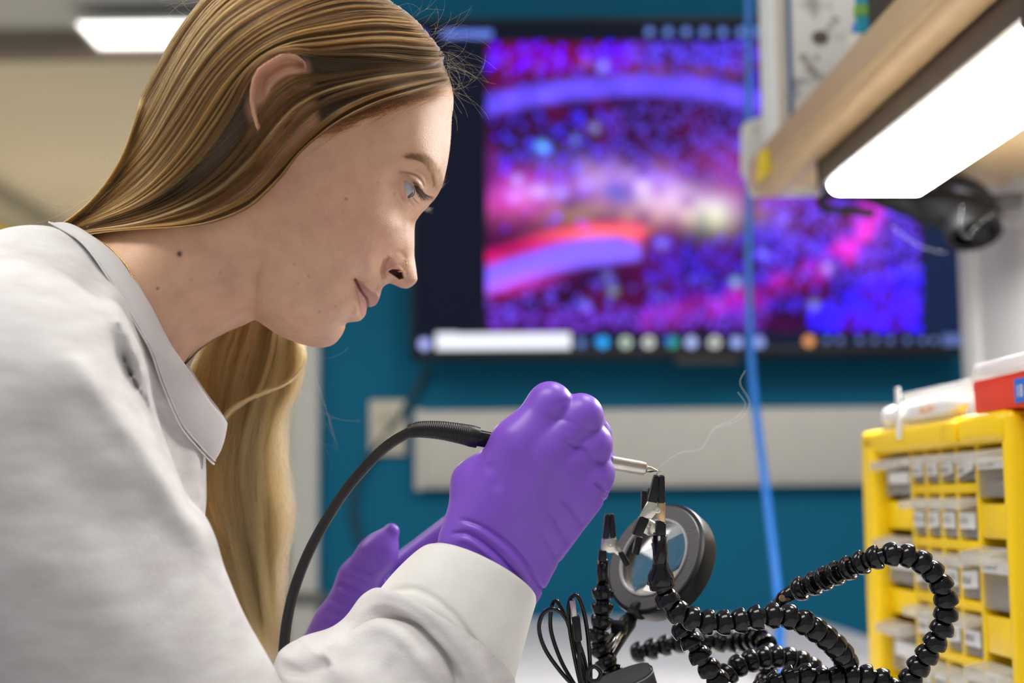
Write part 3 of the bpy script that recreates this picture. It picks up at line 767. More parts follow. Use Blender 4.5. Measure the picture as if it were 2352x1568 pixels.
# tall drawers at both sides
bigR = [(topz, z_of(2275, 1148)), (z_of(2280, 1246), z_of(2280, 1405)), (z_of(2285, 1512), z_of(2285, 1660))]
for (z1, z0), tx in zip(bigR, ('male connect', 'female co', 'female')):
    drawer(cs[5], cs[6], z0, z1, tx, 0.0, (0.03, 0.98, 0.56, 0.80), 0.018, 0.016)
for k in range(2):
    cbox('blank_panel', cs[5] + 0.002, cs[6] - 0.002, bigR[k + 1][0] + 0.003, bigR[k][1] - 0.003, -0.004, -0.001, Y, cab, 0.001)
bigL = [(topz, z_of(2070, 1143)), (z_of(2070, 1222), z_of(2070, 1345)), (z_of(2070, 1418), z_of(2070, 1545))]
for z1, z0 in bigL:
    drawer(cs[0], cs[1], z0, z1, None, 0.0, (0.15, 0.98, 0.30, 0.58), 0.016, 0.014)
for k in range(2):
    cbox('blank_panel', cs[0] + 0.002, cs[1] - 0.002, bigL[k + 1][0] + 0.003, bigL[k][1] - 0.003, -0.004, -0.001, Y, cab, 0.001)

# ------------------------------------------------------------------ on top of the cabinet
zc = ZTOP + 0.001
def top_at(px, depth): 
    return cf(s_of(px), zc, -depth)
# clear case with a white tube in it
s0, s1 = s_of(2050), s_of(2218)
t = empty('clear_case', cf((s0 + s1) / 2, zc, -0.06), 'clear plastic case lying on the far end of the yellow cabinet', 'case')
def tcase(name, s0, s1, z0, z1, o0, o1, m, par, bevel=0.002): return cbox(name, s0, s1, z0, z1, o0, o1, m, par, bevel)
bm = bmesh.new()
w = 0.0015; z0, z1 = zc, zc + 0.030
for a0, a1, b0, b1, c0, c1 in ((s0, s1, z0, z0 + w, -0.13, -0.014), (s0, s1, z0, z1, -0.0155, -0.014), (s0, s1, z0, z1, -0.13, -0.1285), (s0, s0 + w, z0, z1, -0.13, -0.014), (s1 - w, s1, z0, z1, -0.13, -0.014)):
    bm_box(bm, cf((a0 + a1) / 2, (b0 + b1) / 2, (c0 + c1) / 2), AXC, (abs(c1 - c0) / 2, abs(a1 - a0) / 2, abs(b1 - b0) / 2))
bm_obj('tray', bm, MAT['clearbox'], t)
tcase('lid', s0 - 0.001, s1 + 0.001, z1, z1 + 0.003, -0.131, -0.012, MAT['clearbox'], t, 0.001)
# white tube with orange print, held down by a strap
tb = empty('glue_tube', cf((s0 + s1) / 2, zc, -0.007), 'white tube with orange print lying along the cabinet edge, by the clear case', 'tube')
ss = [s_of(x) for x in (2052, 2062, 2066, 2100, 2225)]
V, f = lathe_arrays([(0, 0.0001), (0, 0.0085), (ss[1] - ss[0], 0.0095), (ss[2] - ss[0], 0.0075), (ss[2] - ss[0] + 0.004, 0.0075), (ss[3] - ss[0], 0.0105), (ss[4] - ss[0] - 0.02, 0.0105), (ss[4] - ss[0], 0.003), (ss[4] - ss[0], 0.0001)], cf(ss[0], zc + 0.0112, 0.0), -QC, 20)
np_mesh('body', V, f, MAT['white'], tb)
text_mesh('lettering', 'KRIL DRY', 0.0085, cf(s_of(2148), zc + 0.0065, 0.0108), -QC, Zq, MAT['orangeink'], tb, lift=0.0)
tag(cbox('zip_tie', s_of(2100), s_of(2110), ZTOP - 0.012, zc + 0.034, RIM + 0.0008, RIM + 0.0022, MAT['white'], None, 0.0005), 'white tie strap standing up in front of the white tube', 'strap')
# red tub with a clear lid
s0, s1 = s_of(2225), s_of(2420)
t = empty('red_tub', cf((s0 + s1) / 2, zc, -0.06), 'red plastic tub with clear lid and blue label on the cabinet', 'tub')
hz = zc + 0.026
def ring(z, e): return [cf(s0 - e, z, -0.06), cf(s0 - e, z, -0.03), cf(s0 + 0.03, z, 0.004 + e), cf(s1 - 0.03, z, 0.004 + e), cf(s1 + e, z, -0.03), cf(s1 + e, z, -0.10), cf(s1 - 0.03, z, -0.14 - e), cf(s0 + 0.03, z, -0.14 - e)]
prism('body', ring(zc, -0.001), ring(hz, 0.0), MAT['red'], t, bevel=0.0015)
prism('lid_rim', ring(hz, 0.0015), ring(hz + 0.004, 0.0015), MAT['frost'], t)
prism('lid', ring(hz + 0.004, 0.001), ring(hz + 0.014, -0.002), MAT['clearbox'], t, bevel=0.002)
sl = s_of(2356)
c0 = cf(sl, zc + 0.010, 0.0042); 
cbox('label', sl, sl + 0.045, zc + 0.003, zc + 0.021, 0.0035, 0.0048, MAT['bluelabel'], t, 0.0005)
text_mesh('lettering', '18', 0.013, cf(sl + 0.004, zc + 0.007, 0.0052), -QC, Zq, MAT['paper'], t, lift=0.0)
# ------------------------------------------------------------------ the person: frame of the head (mm; x right, y down, h towards the lens)
HO = K(760, 450, 0.90)
HL = (CAM - HO) / np.linalg.norm(CAM - HO)
HX = np.cross(U_, HL); HX /= np.linalg.norm(HX)
HY = -np.cross(HL, HX)
def loc(px, py, h=0.0):
    """photo column and row, side distance h (mm) -> head frame"""
    px, py, h = np.broadcast_arrays(np.asarray(px, float), np.asarray(py, float), np.asarray(h, float))
    r = F_ + ((px - 1176) / LENS_PX)[..., None] * R_ - ((py - 784) / LENS_PX)[..., None] * U_
    t = (np.dot(HO - CAM, HL) + h / 1000.0) / (r @ HL)
    P = CAM + r * t[..., None] - HO
    return np.stack((P @ HX, P @ HY, P @ HL), -1) * 1000.0
def wor(V):                                   # head frame (mm) -> world
    V = np.asarray(V, float) / 1000.0
    return HO + V[..., 0:1] * HX + V[..., 1:2] * HY + V[..., 2:3] * HL
def hw(px, py, h=0.0): return wor(loc(px, py, h))
def hpx(V):                                   # head frame -> photo pixels
    return project(wor(V).reshape(-1, 3))

person = empty('person', (HO[0] - 0.25, HO[1], 0.0), 'young woman in a light grey sweatshirt and purple gloves bending over the bench to solder', 'person')

# silhouette of head and neck in the plane of symmetry: (column, row, rounding radius mm)
SIL = [(1037, 270, 26), (1041, 238, 28), (1036, 200, 32), (1018, 150, 40), (985, 95, 50), (940, 45, 58), (880, 0, 62), (810, -35, 64), (730, -58, 64), (640, -60, 64), (560, -40, 64), (495, 0, 62), (440, 55, 60), (400, 125, 58),
       (370, 205, 56), (352, 290, 52), (335, 365, 46), (300, 430, 42), (240, 490, 42), (160, 550, 44), (80, 620, 46), (90, 740, 46), (180, 860, 46), (300, 960, 42), (350, 930, 40), (400, 868, 40), (437, 826, 38), (470, 795, 36), (520, 764, 34), (560, 747, 30), (586, 735, 26),
       (604, 744, 18), (628, 761, 14), (655, 775, 13), (690, 789, 13), (720, 796, 13), (745, 797, 12), (768, 789, 12), (784, 771, 11), (792, 755, 10), (796, 742, 9), (811, 739, 8), (824, 737, 7.5), (832, 732, 7.5), (840, 721, 8), (843.5, 706, 7),
       (853, 704, 7), (863, 699, 7), (870, 687, 8), (874, 675, 8), (878, 662, 7), (886, 654, 5.5), (896, 651, 4.5), (910, 656, 4.5), (922, 661, 5), (936, 662, 6), (950, 654, 7), (958, 643, 7.5), (958, 632, 7.5), (955, 609, 6.5), (952, 586, 6), (952, 555, 6), (952, 530, 6.5),
       (954, 512, 7.5), (959, 502, 9), (967, 491, 11), (982, 475, 13), (998, 457, 15), (1008, 442, 17), (1016, 423, 19), (1022, 401, 21), (1027, 378, 22), (1030, 360, 23), (1034, 325, 25)]
SIL = np.array(SIL, float)
CEN = loc(700, 450)[:2]
sil_xy = loc(SIL[:, 0], SIL[:, 1])[:, :2]
S3 = catmull(np.column_stack((sil_xy, SIL[:, 2])), 2600, closed=True)
# spread samples by length, denser around the face
seg = np.linalg.norm(np.diff(np.vstack((S3, S3[:1]))[:, :2], axis=0), axis=1)
dn = np.ones(len(S3)); ang = np.degrees(np.arctan2(S3[:, 1] - CEN[1], S3[:, 0] - CEN[0]))
dn[(ang > -20) & (ang < 80)] = 2.4
cum = np.concatenate(([0], np.cumsum(seg * dn)))
NA = 1100
q = np.linspace(0, cum[-1], NA, endpoint=False)
S3c = np.vstack((S3, S3[:1]))
SX = np.stack([np.interp(q, cum, S3c[:, k]) for k in range(3)], 1)

# side distances of the surface (mm)
HC = [(650, 60, 74), (560, 120, 76), (480, 220, 73), (430, 320, 64), (700, 0, 66), (800, 60, 62), (900, 110, 52), (850, 170, 63), (760, 200, 70), (680, 190, 74), (600, 260, 74), (560, 340, 68), (480, 420, 56), (400, 440, 52), (420, 180, 66), (520, 40, 68), (620, -20, 62),
      (950, 160, 44), (990, 240, 42), (1015, 300, 34), (930, 260, 56), (860, 270, 64), (955, 330, 52), (1005, 350, 36), (900, 330, 60),
      (930, 365, 53), (965, 370, 46), (990, 390, 39), (1005, 410, 33), (1010, 430, 26), (1000, 445, 20),
      (890, 400, 54), (912, 398, 48.5), (925, 405, 46), (940, 398, 45), (960, 400, 41), (978, 412, 35), (960, 418, 39.5), (968, 428, 36), (985, 430, 29), (955, 432, 37),
      (905, 430, 47.5), (922, 432, 44), (930, 450, 40), (937, 462, 35.5), (952, 450, 32), (962, 448, 29), (955, 465, 24), (975, 455, 22.5), (945, 480, 22), (962, 478, 16), (980, 470, 13),
      (850, 400, 61), (880, 440, 55), (800, 380, 67), (740, 360, 69), (690, 360, 69), (640, 400, 66), (860, 500, 56), (895, 490, 46), (915, 480, 38), (930, 490, 28), (915, 520, 35), (905, 550, 36), (880, 550, 44), (850, 560, 50),
      (940, 510, 12.5), (935, 535, 15), (945, 540, 10), (938, 565, 13), (945, 580, 9), (925, 560, 20), (912, 575, 24), (942, 610, 10), (948, 635, 9), (930, 652, 8.5), (925, 600, 15), (905, 610, 18), (892, 612, 20), (900, 635, 15), (915, 645, 11),
      (820, 560, 55), (780, 620, 51), (850, 610, 41), (868, 610, 32), (865, 640, 27), (875, 625, 24), (885, 640, 18), (720, 560, 61), (700, 640, 54), (650, 560, 61), (640, 640, 54), (630, 700, 46), (650, 730, 38), (720, 720, 41), (690, 755, 30), (740, 760, 27), (760, 735, 32), (780, 700, 36), (800, 660, 38), (810, 640, 37), (820, 645, 33),
      (835, 660, 28), (850, 670, 22), (862, 675, 16), (855, 690, 12.5), (842, 690, 17), (868, 660, 17), (880, 655, 10), (825, 670, 28), (832, 690, 20.5), (838, 708, 13), (828, 722, 15), (812, 720, 22), (800, 715, 27), (800, 733, 20), (788, 745, 18), (770, 765, 18), (745, 778, 18), (715, 778, 22),
      (600, 520, 62), (600, 600, 53), (580, 660, 46), (570, 690, 42), (520, 560, 56), (500, 640, 50), (420, 560, 58), (340, 560, 60), (480, 700, 46), (400, 680, 55), (300, 650, 68), (200, 620, 66), (440, 770, 38), (540, 715, 36), (330, 800, 62), (240, 760, 70), (260, 540, 54), (350, 480, 50)]
HC = np.array(HC, float)
ctl = loc(HC[:, 0], HC[:, 1], HC[:, 2])
def tps_fit(X, y, lam=0.15):
    n = len(X); d = np.linalg.norm(X[:, None] - X[None], axis=2) + 1e-9
    A = d ** 2 * np.log(d); A[np.diag_indices(n)] = lam * 40
    Pm = np.column_stack((np.ones(n), X)); M = np.zeros((n + 3, n + 3)); M[:n, :n] = A; M[:n, n:] = Pm; M[n:, :n] = Pm.T
    w = np.linalg.solve(M, np.concatenate((y, np.zeros(3)))); return X, w
def tps_eval(fit, P):
    X, w = fit; out = np.empty(len(P))
    for i in range(0, len(P), 20000):
        p = P[i:i + 20000]
        d2 = ((p[:, None] - X[None]) ** 2).sum(2) + 1e-9
        out[i:i + 20000] = (0.5 * d2 * np.log(d2)) @ w[:len(X)] + w[len(X)] + p @ w[len(X) + 1:]
    return out
# edge roundness is already in SIL, so the fit only needs the free interior; anchor the rim to its radius
FIT = tps_fit(np.vstack((ctl[:, :2], S3[::40, :2])), np.concatenate((ctl[:, 2], S3[::40, 2] * 0.95)))
SEDGE = S3[::4]
def base_h(P):
    """surface of head and neck: P (n,2) in mm"""
    H = np.maximum(tps_eval(FIT, P), 1.5)
    x = np.empty(len(P))
    for i in range(0, len(P), 20000):
        p = P[i:i + 20000]
        d = np.sqrt(((p[:, None] - SEDGE[None, :, :2]) ** 2).sum(2)) / SEDGE[None, :, 2]
        x[i:i + 20000] = d.min(1)
    x = np.clip(x, 0, 1)
    return H * np.sqrt(np.clip(1 - (1 - x) ** 2.2, 0, 1))

NT = 210
tau = np.linspace(0, 1, NT)
tt = 1 - (1 - tau) ** 1.35
G = CEN[None, None] + tt[None, :, None] * (SX[:, None, :2] - CEN[None, None])       # (NA, NT, 2)
P2 = G.reshape(-1, 2)
h0 = base_h(P2)
PX, PY = hpx(np.column_stack((P2, h0)))

# ---- fine shapes, placed by what they are
def seg_dist(pts, X=None, Yv=None):
    """distance and parameter to a polyline, in photo pixels"""
    X = PX if X is None else X; Yv = PY if Yv is None else Yv
    pts = np.asarray(pts, float); best = np.full(X.shape, 1e9); par = np.zeros(X.shape); n = len(pts) - 1
    for k in range(n):
        a_, ab = pts[k], pts[k + 1] - pts[k]
        t_ = np.clip(((X - a_[0]) * ab[0] + (Yv - a_[1]) * ab[1]) / (ab @ ab + 1e-9), 0, 1)
        d_ = np.hypot(X - a_[0] - t_ * ab[0], Yv - a_[1] - t_ * ab[1])
        par = np.where(d_ < best, (k + t_) / n, par); best = np.minimum(best, d_)
    return best, par
def inside_poly(pts, X=None, Yv=None):
    X = PX if X is None else X; Yv = PY if Yv is None else Yv
    pts = np.asarray(pts, float); c = np.zeros(X.shape, bool); n = len(pts)
    for i in range(n):
        x1, y1 = pts[i]; x2, y2 = pts[(i + 1) % n]
        if y1 == y2: continue
        c ^= ((y1 > Yv) != (y2 > Yv)) & (X < (x2 - x1) * (Yv - y1) / (y2 - y1) + x1)
    return c
def gau(x, y, sx_, sy_=None, ang=0.0):
    sy_ = sy_ or sx_; c_, s_ = math.cos(ang), math.sin(ang)
    a_ = (PX - x) * c_ + (PY - y) * s_; b_ = -(PX - x) * s_ + (PY - y) * c_
    return np.exp(-(a_ / sx_) ** 2 - (b_ / sy_) ** 2)
def soft_in(pts, w):
    d, _ = seg_dist(list(pts) + [pts[0]]); s = np.where(inside_poly(pts), d, -d)
    return sm(s / (2 * w) + 0.5)
h = h0.copy()
def groove(pts, depth, w, ends=True):
    global h
    pts = catmull(pts, 40)
    d, p = seg_dist(pts)
    k = np.exp(-(d / w) ** 2)
    if ends: k *= np.clip(np.minimum(p, 1 - p) * 6, 0, 1) ** 0.7
    h = h - depth * k
# jaw edge against the neck
jaw = catmull([(612, 560), (600, 620), (592, 680), (588, 733)], 40)
d, p = seg_dist(jaw); side = np.where(PX > np.interp(PY, jaw[:, 1], jaw[:, 0]), 1.0, -1.0)
msk = np.clip((PY - 560) / 120, 0, 1) * np.exp(-(d / 60) ** 2)
h += 2.2 * np.tanh(side * d / 9) * msk
# neck cords and collar bone hints
groove([(560, 560), (520, 640), (470, 730), (440, 800)], 1.8, 22); groove([(470, 560), (430, 640), (390, 720)], -1.6, 26)
# wing of the nose, nostril
wing = [(893, 588), (884, 600), (879.5, 616), (880, 632), (885, 645)]
groove(wing, 3.4, 5.5)
groove([(884, 600), (868, 624), (846, 640), (826, 646)], 0.7, 9)
groove([(897, 585), (912, 578), (924, 584), (932, 597)], 0.9, 7)
h += 2.6 * gau(905, 606, 14, 13)
nost = [(892, 623.5), (902, 618.5), (915, 619.5), (922, 626), (925.5, 638), (917, 640.5), (906, 632.5)]
nm = soft_in(nost, 1.5)
h -= 9.0 * nm * np.clip(h / 12, 0, 1)
h += 0.9 * np.exp(-(seg_dist([(891, 620), (902, 614), (916, 615), (926, 624), (930, 640)])[0] / 4) ** 2)
# lips
mouth = catmull([(816, 642), (823, 657), (832, 673), (842, 686), (844, 705)], 40)
upper = [(817, 641), (827, 647), (840, 657), (852, 667), (864, 674), (871, 681), (871, 688), (864, 699), (846, 705), (843, 687), (832, 674), (822, 657)]
lower = [(817, 646), (823, 658), (832, 675), (842, 689), (843.5, 705), (841, 719), (833, 728), (829, 714), (826, 697), (820, 672)]
mu, ml = soft_in(upper, 2.5), soft_in(lower, 2.5)
h += 1.5 * mu + 1.6 * ml
d, p = seg_dist(mouth)
h -= 3.4 * np.exp(-(d / 2.6) ** 2) * np.clip(1.25 - 0.5 * p, 0, 1)
h -= 1.3 * gau(815, 641, 7) ; h += 1.0 * gau(806, 632, 10)
h += 0.9 * np.exp(-(seg_dist([(838, 652), (852, 664), (864, 671)])[0] / 3) ** 2)
groove([(862, 640), (870, 655), (872, 668)], 0.5, 4)
groove([(798, 738), (806, 722), (812, 700)], 1.2, 8)
# eye: brow ridge, lid folds, opening
ball_c = loc(912, 421, 30.5); BR = 12.0
groove([(919, 394), (935, 396), (948, 399), (960, 406), (968, 415), (972, 424), (970, 433)], 1.5, 2.3)
groove([(925, 390), (948, 391), (965, 397), (976, 408), (980, 424)], 0.45, 3.0)
lidf = catmull([(926, 405), (940, 408), (952, 414), (962, 423), (968, 434)], 30)
d, p = seg_dist(lidf); h += 1.7 * np.exp(-(d / 6.0) ** 2) * np.clip(p * 4, 0, 1)
openp = [(930.0, 413), (941.5, 420), (951, 430), (952.5, 438.5), (951, 447), (944, 452.5), (937, 455.5), (935, 448), (931, 430)]
om = inside_poly(openp)
lo_l = catmull([(929, 413), (930, 430), (934, 449), (937, 457), (945, 455)], 30)
d, p = seg_dist(lo_l); h += 0.7 * np.exp(-(d / 3.0) ** 2); 
groove([(921, 400), (917, 420), (919, 445), (927, 462)], 1.0, 5)
groove([(924, 440), (927, 458), (934, 472)], 0.7, 4)
rr_ = ((P2 - ball_c[:2]) ** 2).sum(1)
ball_h = ball_c[2] + np.sqrt(np.clip(BR ** 2 - rr_, 0, None))
near_eye = (rr_ < (BR + 1.5) ** 2)
d_open, _ = seg_dist(openp + [openp[0]])
lidmask = near_eye & (~om) & (d_open < 10)
h = np.where(lidmask, np.maximum(h, ball_h + 0.9), h)
h = np.where(om, np.minimum(h, ball_h - 2.5 * np.clip(d_open / 2.0, 0, 1)), h)
# ear
ear = [(704, 150), (701, 142), (685, 129), (667, 124), (646, 128), (619, 144), (594, 162), (581, 186), (576, 212), (575, 236), (580, 262), (588, 292), (596, 316), (606, 336), (622, 350), (638, 350), (650, 336), (662, 320), (690, 290), (705, 262), (716, 232), (716, 200), (708, 170)]
em = soft_in(ear, 2.5)
rise = np.interp(PX + 0.35 * (PY - 230), [575, 600, 640, 690, 725], [16, 15, 10, 4, 1.5])
h += em * rise
hel = catmull([(704, 150), (694, 137), (668, 130), (646, 134), (620, 150), (598, 168), (586, 190), (582, 214), (581, 238), (586, 264), (594, 292)], 60)
d, p = seg_dist(hel)
h += 4.0 * np.sqrt(np.clip(1 - (d / 8.5) ** 2, 0, 1)) * em
sc_ = catmull([(690, 148), (660, 147), (630, 162), (608, 184), (600, 214), (600, 240)], 40)
d, p = seg_dist(sc_); h -= 5.0 * np.exp(-(d / 9) ** 2) * np.clip((1 - p) * 3, 0, 1) * em
an = catmull([(680, 172), (650, 180), (625, 206), (617, 240), (622, 270), (638, 288)], 40)
d, p = seg_dist(an); h += 2.4 * np.exp(-(d / 9) ** 2) * em
h -= 7.0 * gau(662, 222, 24, 14, -0.9) * em + 5.5 * gau(654, 262, 17, 22) * em
h -= 9.0 * gau(659, 290, 9, 13, 0.2) * em
h += 2.6 * gau(690, 276, 14, 18, 0.5) + 3.0 * gau(712, 222, 12, 18)
h += 2.5 * gau(624, 318, 18, 20) * em
h = np.where(tt[None, :].repeat(NA, 0).ravel() > 0.9999, 0.0, np.maximum(h, 0.25))

# ---- skin colour (freckles, lips, blush, scalp under the hair; painted shade at nostril, lids, mouth)
skin = np.array((0.68, 0.418, 0.278))
C = np.tile(skin, (len(h), 1))
def tint(w, col):
    global C
    w = np.clip(w, 0, 1)[:, None]; C = C * (1 - w) + np.array(col) * w
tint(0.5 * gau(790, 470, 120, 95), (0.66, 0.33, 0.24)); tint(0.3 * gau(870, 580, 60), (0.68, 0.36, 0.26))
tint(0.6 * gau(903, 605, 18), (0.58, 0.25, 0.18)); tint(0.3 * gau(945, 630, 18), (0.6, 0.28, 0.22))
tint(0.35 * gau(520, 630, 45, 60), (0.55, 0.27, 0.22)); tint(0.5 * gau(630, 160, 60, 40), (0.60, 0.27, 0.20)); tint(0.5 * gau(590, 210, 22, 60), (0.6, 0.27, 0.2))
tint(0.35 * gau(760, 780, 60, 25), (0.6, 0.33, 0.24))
tint(0.9 * mu, (0.40, 0.165, 0.145)); tint(0.75 * ml, (0.52, 0.235, 0.20)); tint(0.6 * np.exp(-(seg_dist(mouth)[0] / 2.0) ** 2), (0.16, 0.05, 0.05))  # last tint paints the shade between the lips
tint(0.85 * nm, (0.16, 0.04, 0.03))  # nostril shade painted into the skin
tint(0.35 * gau(940, 470, 14, 18), (0.45, 0.24, 0.2)); tint(0.45 * np.exp(-(seg_dist([(919, 395), (935, 404), (950, 418), (955, 432)])[0] / 6) ** 2), (0.33, 0.18, 0.11)); tint(0.4 * np.exp(-(seg_dist([(919, 394), (935, 396), (948, 399), (960, 406), (968, 415), (970, 433)])[0] / 2.5) ** 2), (0.36, 0.19, 0.12)); tint(0.85 * np.exp(-(seg_dist([(950, 419), (957, 424), (964, 432), (968, 437)])[0] / 2.6) ** 2), (0.06, 0.03, 0.02)); tint(0.4 * np.exp(-(seg_dist([(929, 416), (931, 432), (935, 450), (938, 462)])[0] / 3) ** 2), (0.40, 0.2, 0.16))  # shade painted round the eye and into the lid crease; dark lash line
browl = catmull([(935, 362), (960, 362), (984, 370), (1002, 392), (1012, 418), (1010, 436)], 40)
d, p = seg_dist(browl); tint(0.5 * np.exp(-(d / np.interp(p, [0, 0.4, 1], [6, 11, 14])) ** 2), (0.22, 0.115, 0.06))
rf = np.random.default_rng(3)
for _ in range(150):
    x, y = rf.uniform(640, 930), rf.uniform(330, 780); r = rf.uniform(1.6, 3.2)
    tint(rf.uniform(0.05, 0.2) * gau(x, y, r), (0.30, 0.14, 0.08))
for x, y, r, k in ((412, 583, 5.5, 1.0), (362, 662, 3.2, 0.8), (795, 457, 3.6, 0.5), (709, 634, 3.6, 0.28), (733, 716, 3.6, 0.25), (676, 607, 3.6, 0.22), (868, 420, 3, 0.2), (905, 445, 3, 0.2), (506, 625, 3, 0.25), (440, 640, 2.5, 0.25), (770, 704, 4, 0.2), (685, 650, 3, 0.2)):
    tint(k * np.clip(1.6 * gau(x, y, r), 0, 1), (0.13, 0.055, 0.03))
h += 1.0 * np.clip(1.6 * gau(412, 583, 5.0), 0, 1)
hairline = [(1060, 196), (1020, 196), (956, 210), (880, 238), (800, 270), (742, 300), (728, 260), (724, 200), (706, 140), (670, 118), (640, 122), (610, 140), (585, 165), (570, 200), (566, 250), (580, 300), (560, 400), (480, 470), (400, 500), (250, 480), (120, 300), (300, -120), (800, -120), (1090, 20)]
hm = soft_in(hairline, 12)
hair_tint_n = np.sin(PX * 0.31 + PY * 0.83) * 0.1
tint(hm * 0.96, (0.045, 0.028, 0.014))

# ---- both halves, welded along the outline
N = len(h)
idx = np.arange(N).reshape(NA, NT)
Vn = np.column_stack((P2, h)); Vf = np.column_stack((P2, -h))
# far half: skip the rim (shared) and the moulded ear keeps its mirror
a_ = np.arange(NA); b_ = (a_ + 1) % NA
def quads(idm):
    A = idm
    return np.stack((A[a_][:, 1:-1], A[b_][:, 1:-1], A[b_][:, 2:], A[a_][:, 2:]), -1).reshape(-1, 4)
fn = quads(idx)
idf = idx + N; idf[:, -1] = idx[:, -1]
ff = quads(idf)[:, ::-1]
# fan in the middle: first ring to one vertex
cn, cf_ = idx[0, 0], idf[0, 0]
tn = np.stack((np.full(NA, cn), idx[b_, 1], idx[a_, 1]), 1); tf = np.stack((np.full(NA, cf_), idf[a_, 1], idf[b_, 1]), 1)[:, ::-1]
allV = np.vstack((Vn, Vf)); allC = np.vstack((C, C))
used = np.zeros(2 * N, bool)
for f in (fn, ff, tn, tf): used[f.ravel()] = True
remap = np.cumsum(used) - 1
faces_q = remap[np.vstack((fn, ff))]; faces_t = remap[np.vstack((tn, tf))]
m, nt, b = new_mat('skin')
Nn, Lk = nt.nodes, nt.links
vc = Nn.new('ShaderNodeVertexColor'); vc.layer_name = 'Col'
tc = Nn.new('ShaderNodeTexCoord')
nz = Nn.new('ShaderNodeTexNoise'); nz.inputs['Scale'].default_value = 90; nz.inputs['Detail'].default_value = 5
Lk.new(tc.outputs['Object'], nz.inputs['Vector'])
mx = Nn.new('ShaderNodeMixRGB'); mx.blend_type = 'MULTIPLY'; mx.inputs[0].default_value = 0.5
rp = Nn.new('ShaderNodeValToRGB'); rp.color_ramp.elements[0].color = (0.82, 0.76, 0.74, 1); rp.color_ramp.elements[1].color = (1.12, 1.12, 1.1, 1)
rp.color_ramp.elements[0].position, rp.color_ramp.elements[1].position = 0.3, 0.7
Lk.new(nz.outputs['Fac'], rp.inputs['Fac']); Lk.new(vc.outputs[0], mx.inputs[1]); Lk.new(rp.outputs[0], mx.inputs[2])
Lk.new(mx.outputs[0], b.inputs['Base Color'])
b.inputs['Roughness'].default_value = 0.46; b.inputs['Specular IOR Level'].default_value = 0.42
b.inputs['Subsurface Weight'].default_value = 0.22; b.inputs['Subsurface Radius'].default_value = (1.0, 0.35, 0.2); b.inputs['Subsurface Scale'].default_value = 0.004
v2 = Nn.new('ShaderNodeTexVoronoi'); v2.inputs['Scale'].default_value = 1500
n3 = Nn.new('ShaderNodeTexNoise'); n3.inputs['Scale'].default_value = 700; n3.inputs['Detail'].default_value = 3
Lk.new(tc.outputs['Object'], v2.inputs['Vector']); Lk.new(tc.outputs['Object'], n3.inputs['Vector'])
ad = Nn.new('ShaderNodeMath'); ad.operation = 'ADD'; Lk.new(v2.outputs['Distance'], ad.inputs[0]); Lk.new(n3.outputs['Fac'], ad.inputs[1])
bp = Nn.new('ShaderNodeBump'); bp.inputs['Strength'].default_value = 0.2; bp.inputs['Distance'].default_value = 0.0007
Lk.new(ad.outputs[0], bp.inputs['Height']); Lk.new(bp.outputs['Normal'], b.inputs['Normal'])
MAT['skin'] = m
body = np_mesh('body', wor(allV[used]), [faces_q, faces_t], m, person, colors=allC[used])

# eyeballs
def eyeball(sign):
    th = np.linspace(0, np.pi, 40); ph = np.linspace(0, 2 * np.pi, 48, endpoint=False)
    g = np.array([0.66, 0.70, 0.10 * sign]); g /= np.linalg.norm(g)          # gaze, down to the work
    u = np.cross(g, [0, 0, 1.0]); u /= np.linalg.norm(u); v = np.cross(g, u)
    T, Pp = np.meshgrid(th, ph, indexing='ij')
    rad = BR + 0.9 * np.exp(-(T / 0.42) ** 2)
    c = ball_c * np.array([1, 1, sign])
    V = c + rad[..., None] * (np.cos(T)[..., None] * g + np.sin(T)[..., None] * (np.cos(Pp)[..., None] * u + np.sin(Pp)[..., None] * v))
    i, j = np.meshgrid(np.arange(39), np.arange(48), indexing='ij')
    F = np.stack((i * 48 + j, (i + 1) * 48 + j, (i + 1) * 48 + (j + 1) % 48, i * 48 + (j + 1) % 48), -1).reshape(-1, 4)
    Tt = T.ravel()
    col = np.tile((0.46, 0.48, 0.54), (len(Tt), 1))
    col[Tt < 0.52] = (0.05, 0.06, 0.05); col[Tt < 0.47] = (0.07, 0.085, 0.075); col[Tt < 0.20] = (0.005, 0.005, 0.005)
    return V.reshape(-1, 3), F, col
me_, nt, b = new_mat('eye')
vc = nt.nodes.new('ShaderNodeVertexColor'); vc.layer_name = 'Col'; nt.links.new(vc.outputs[0], b.inputs['Base Color'])
b.inputs['Roughness'].default_value = 0.08; b.inputs['Coat Weight'].default_value = 0.5
for s in (1, -1):
    V, F, col = eyeball(s)
    np_mesh('eye', wor(V), F, me_, person, colors=col)
# nose ring and necklace
c0 = loc(918, 608, 15)
th = np.linspace(math.radians(-55), math.radians(110), 30)
ringP = np.column_stack((c0[0] + 4.3 * np.cos(th), c0[1] + 4.3 * np.sin(th), c0[2] + 2.2 - 3.0 * np.abs(np.linspace(-0.35, 1, 30)) ** 2))
tube('nose_ring', wor(ringP), 0.00035, MAT['gold'], person, 8)
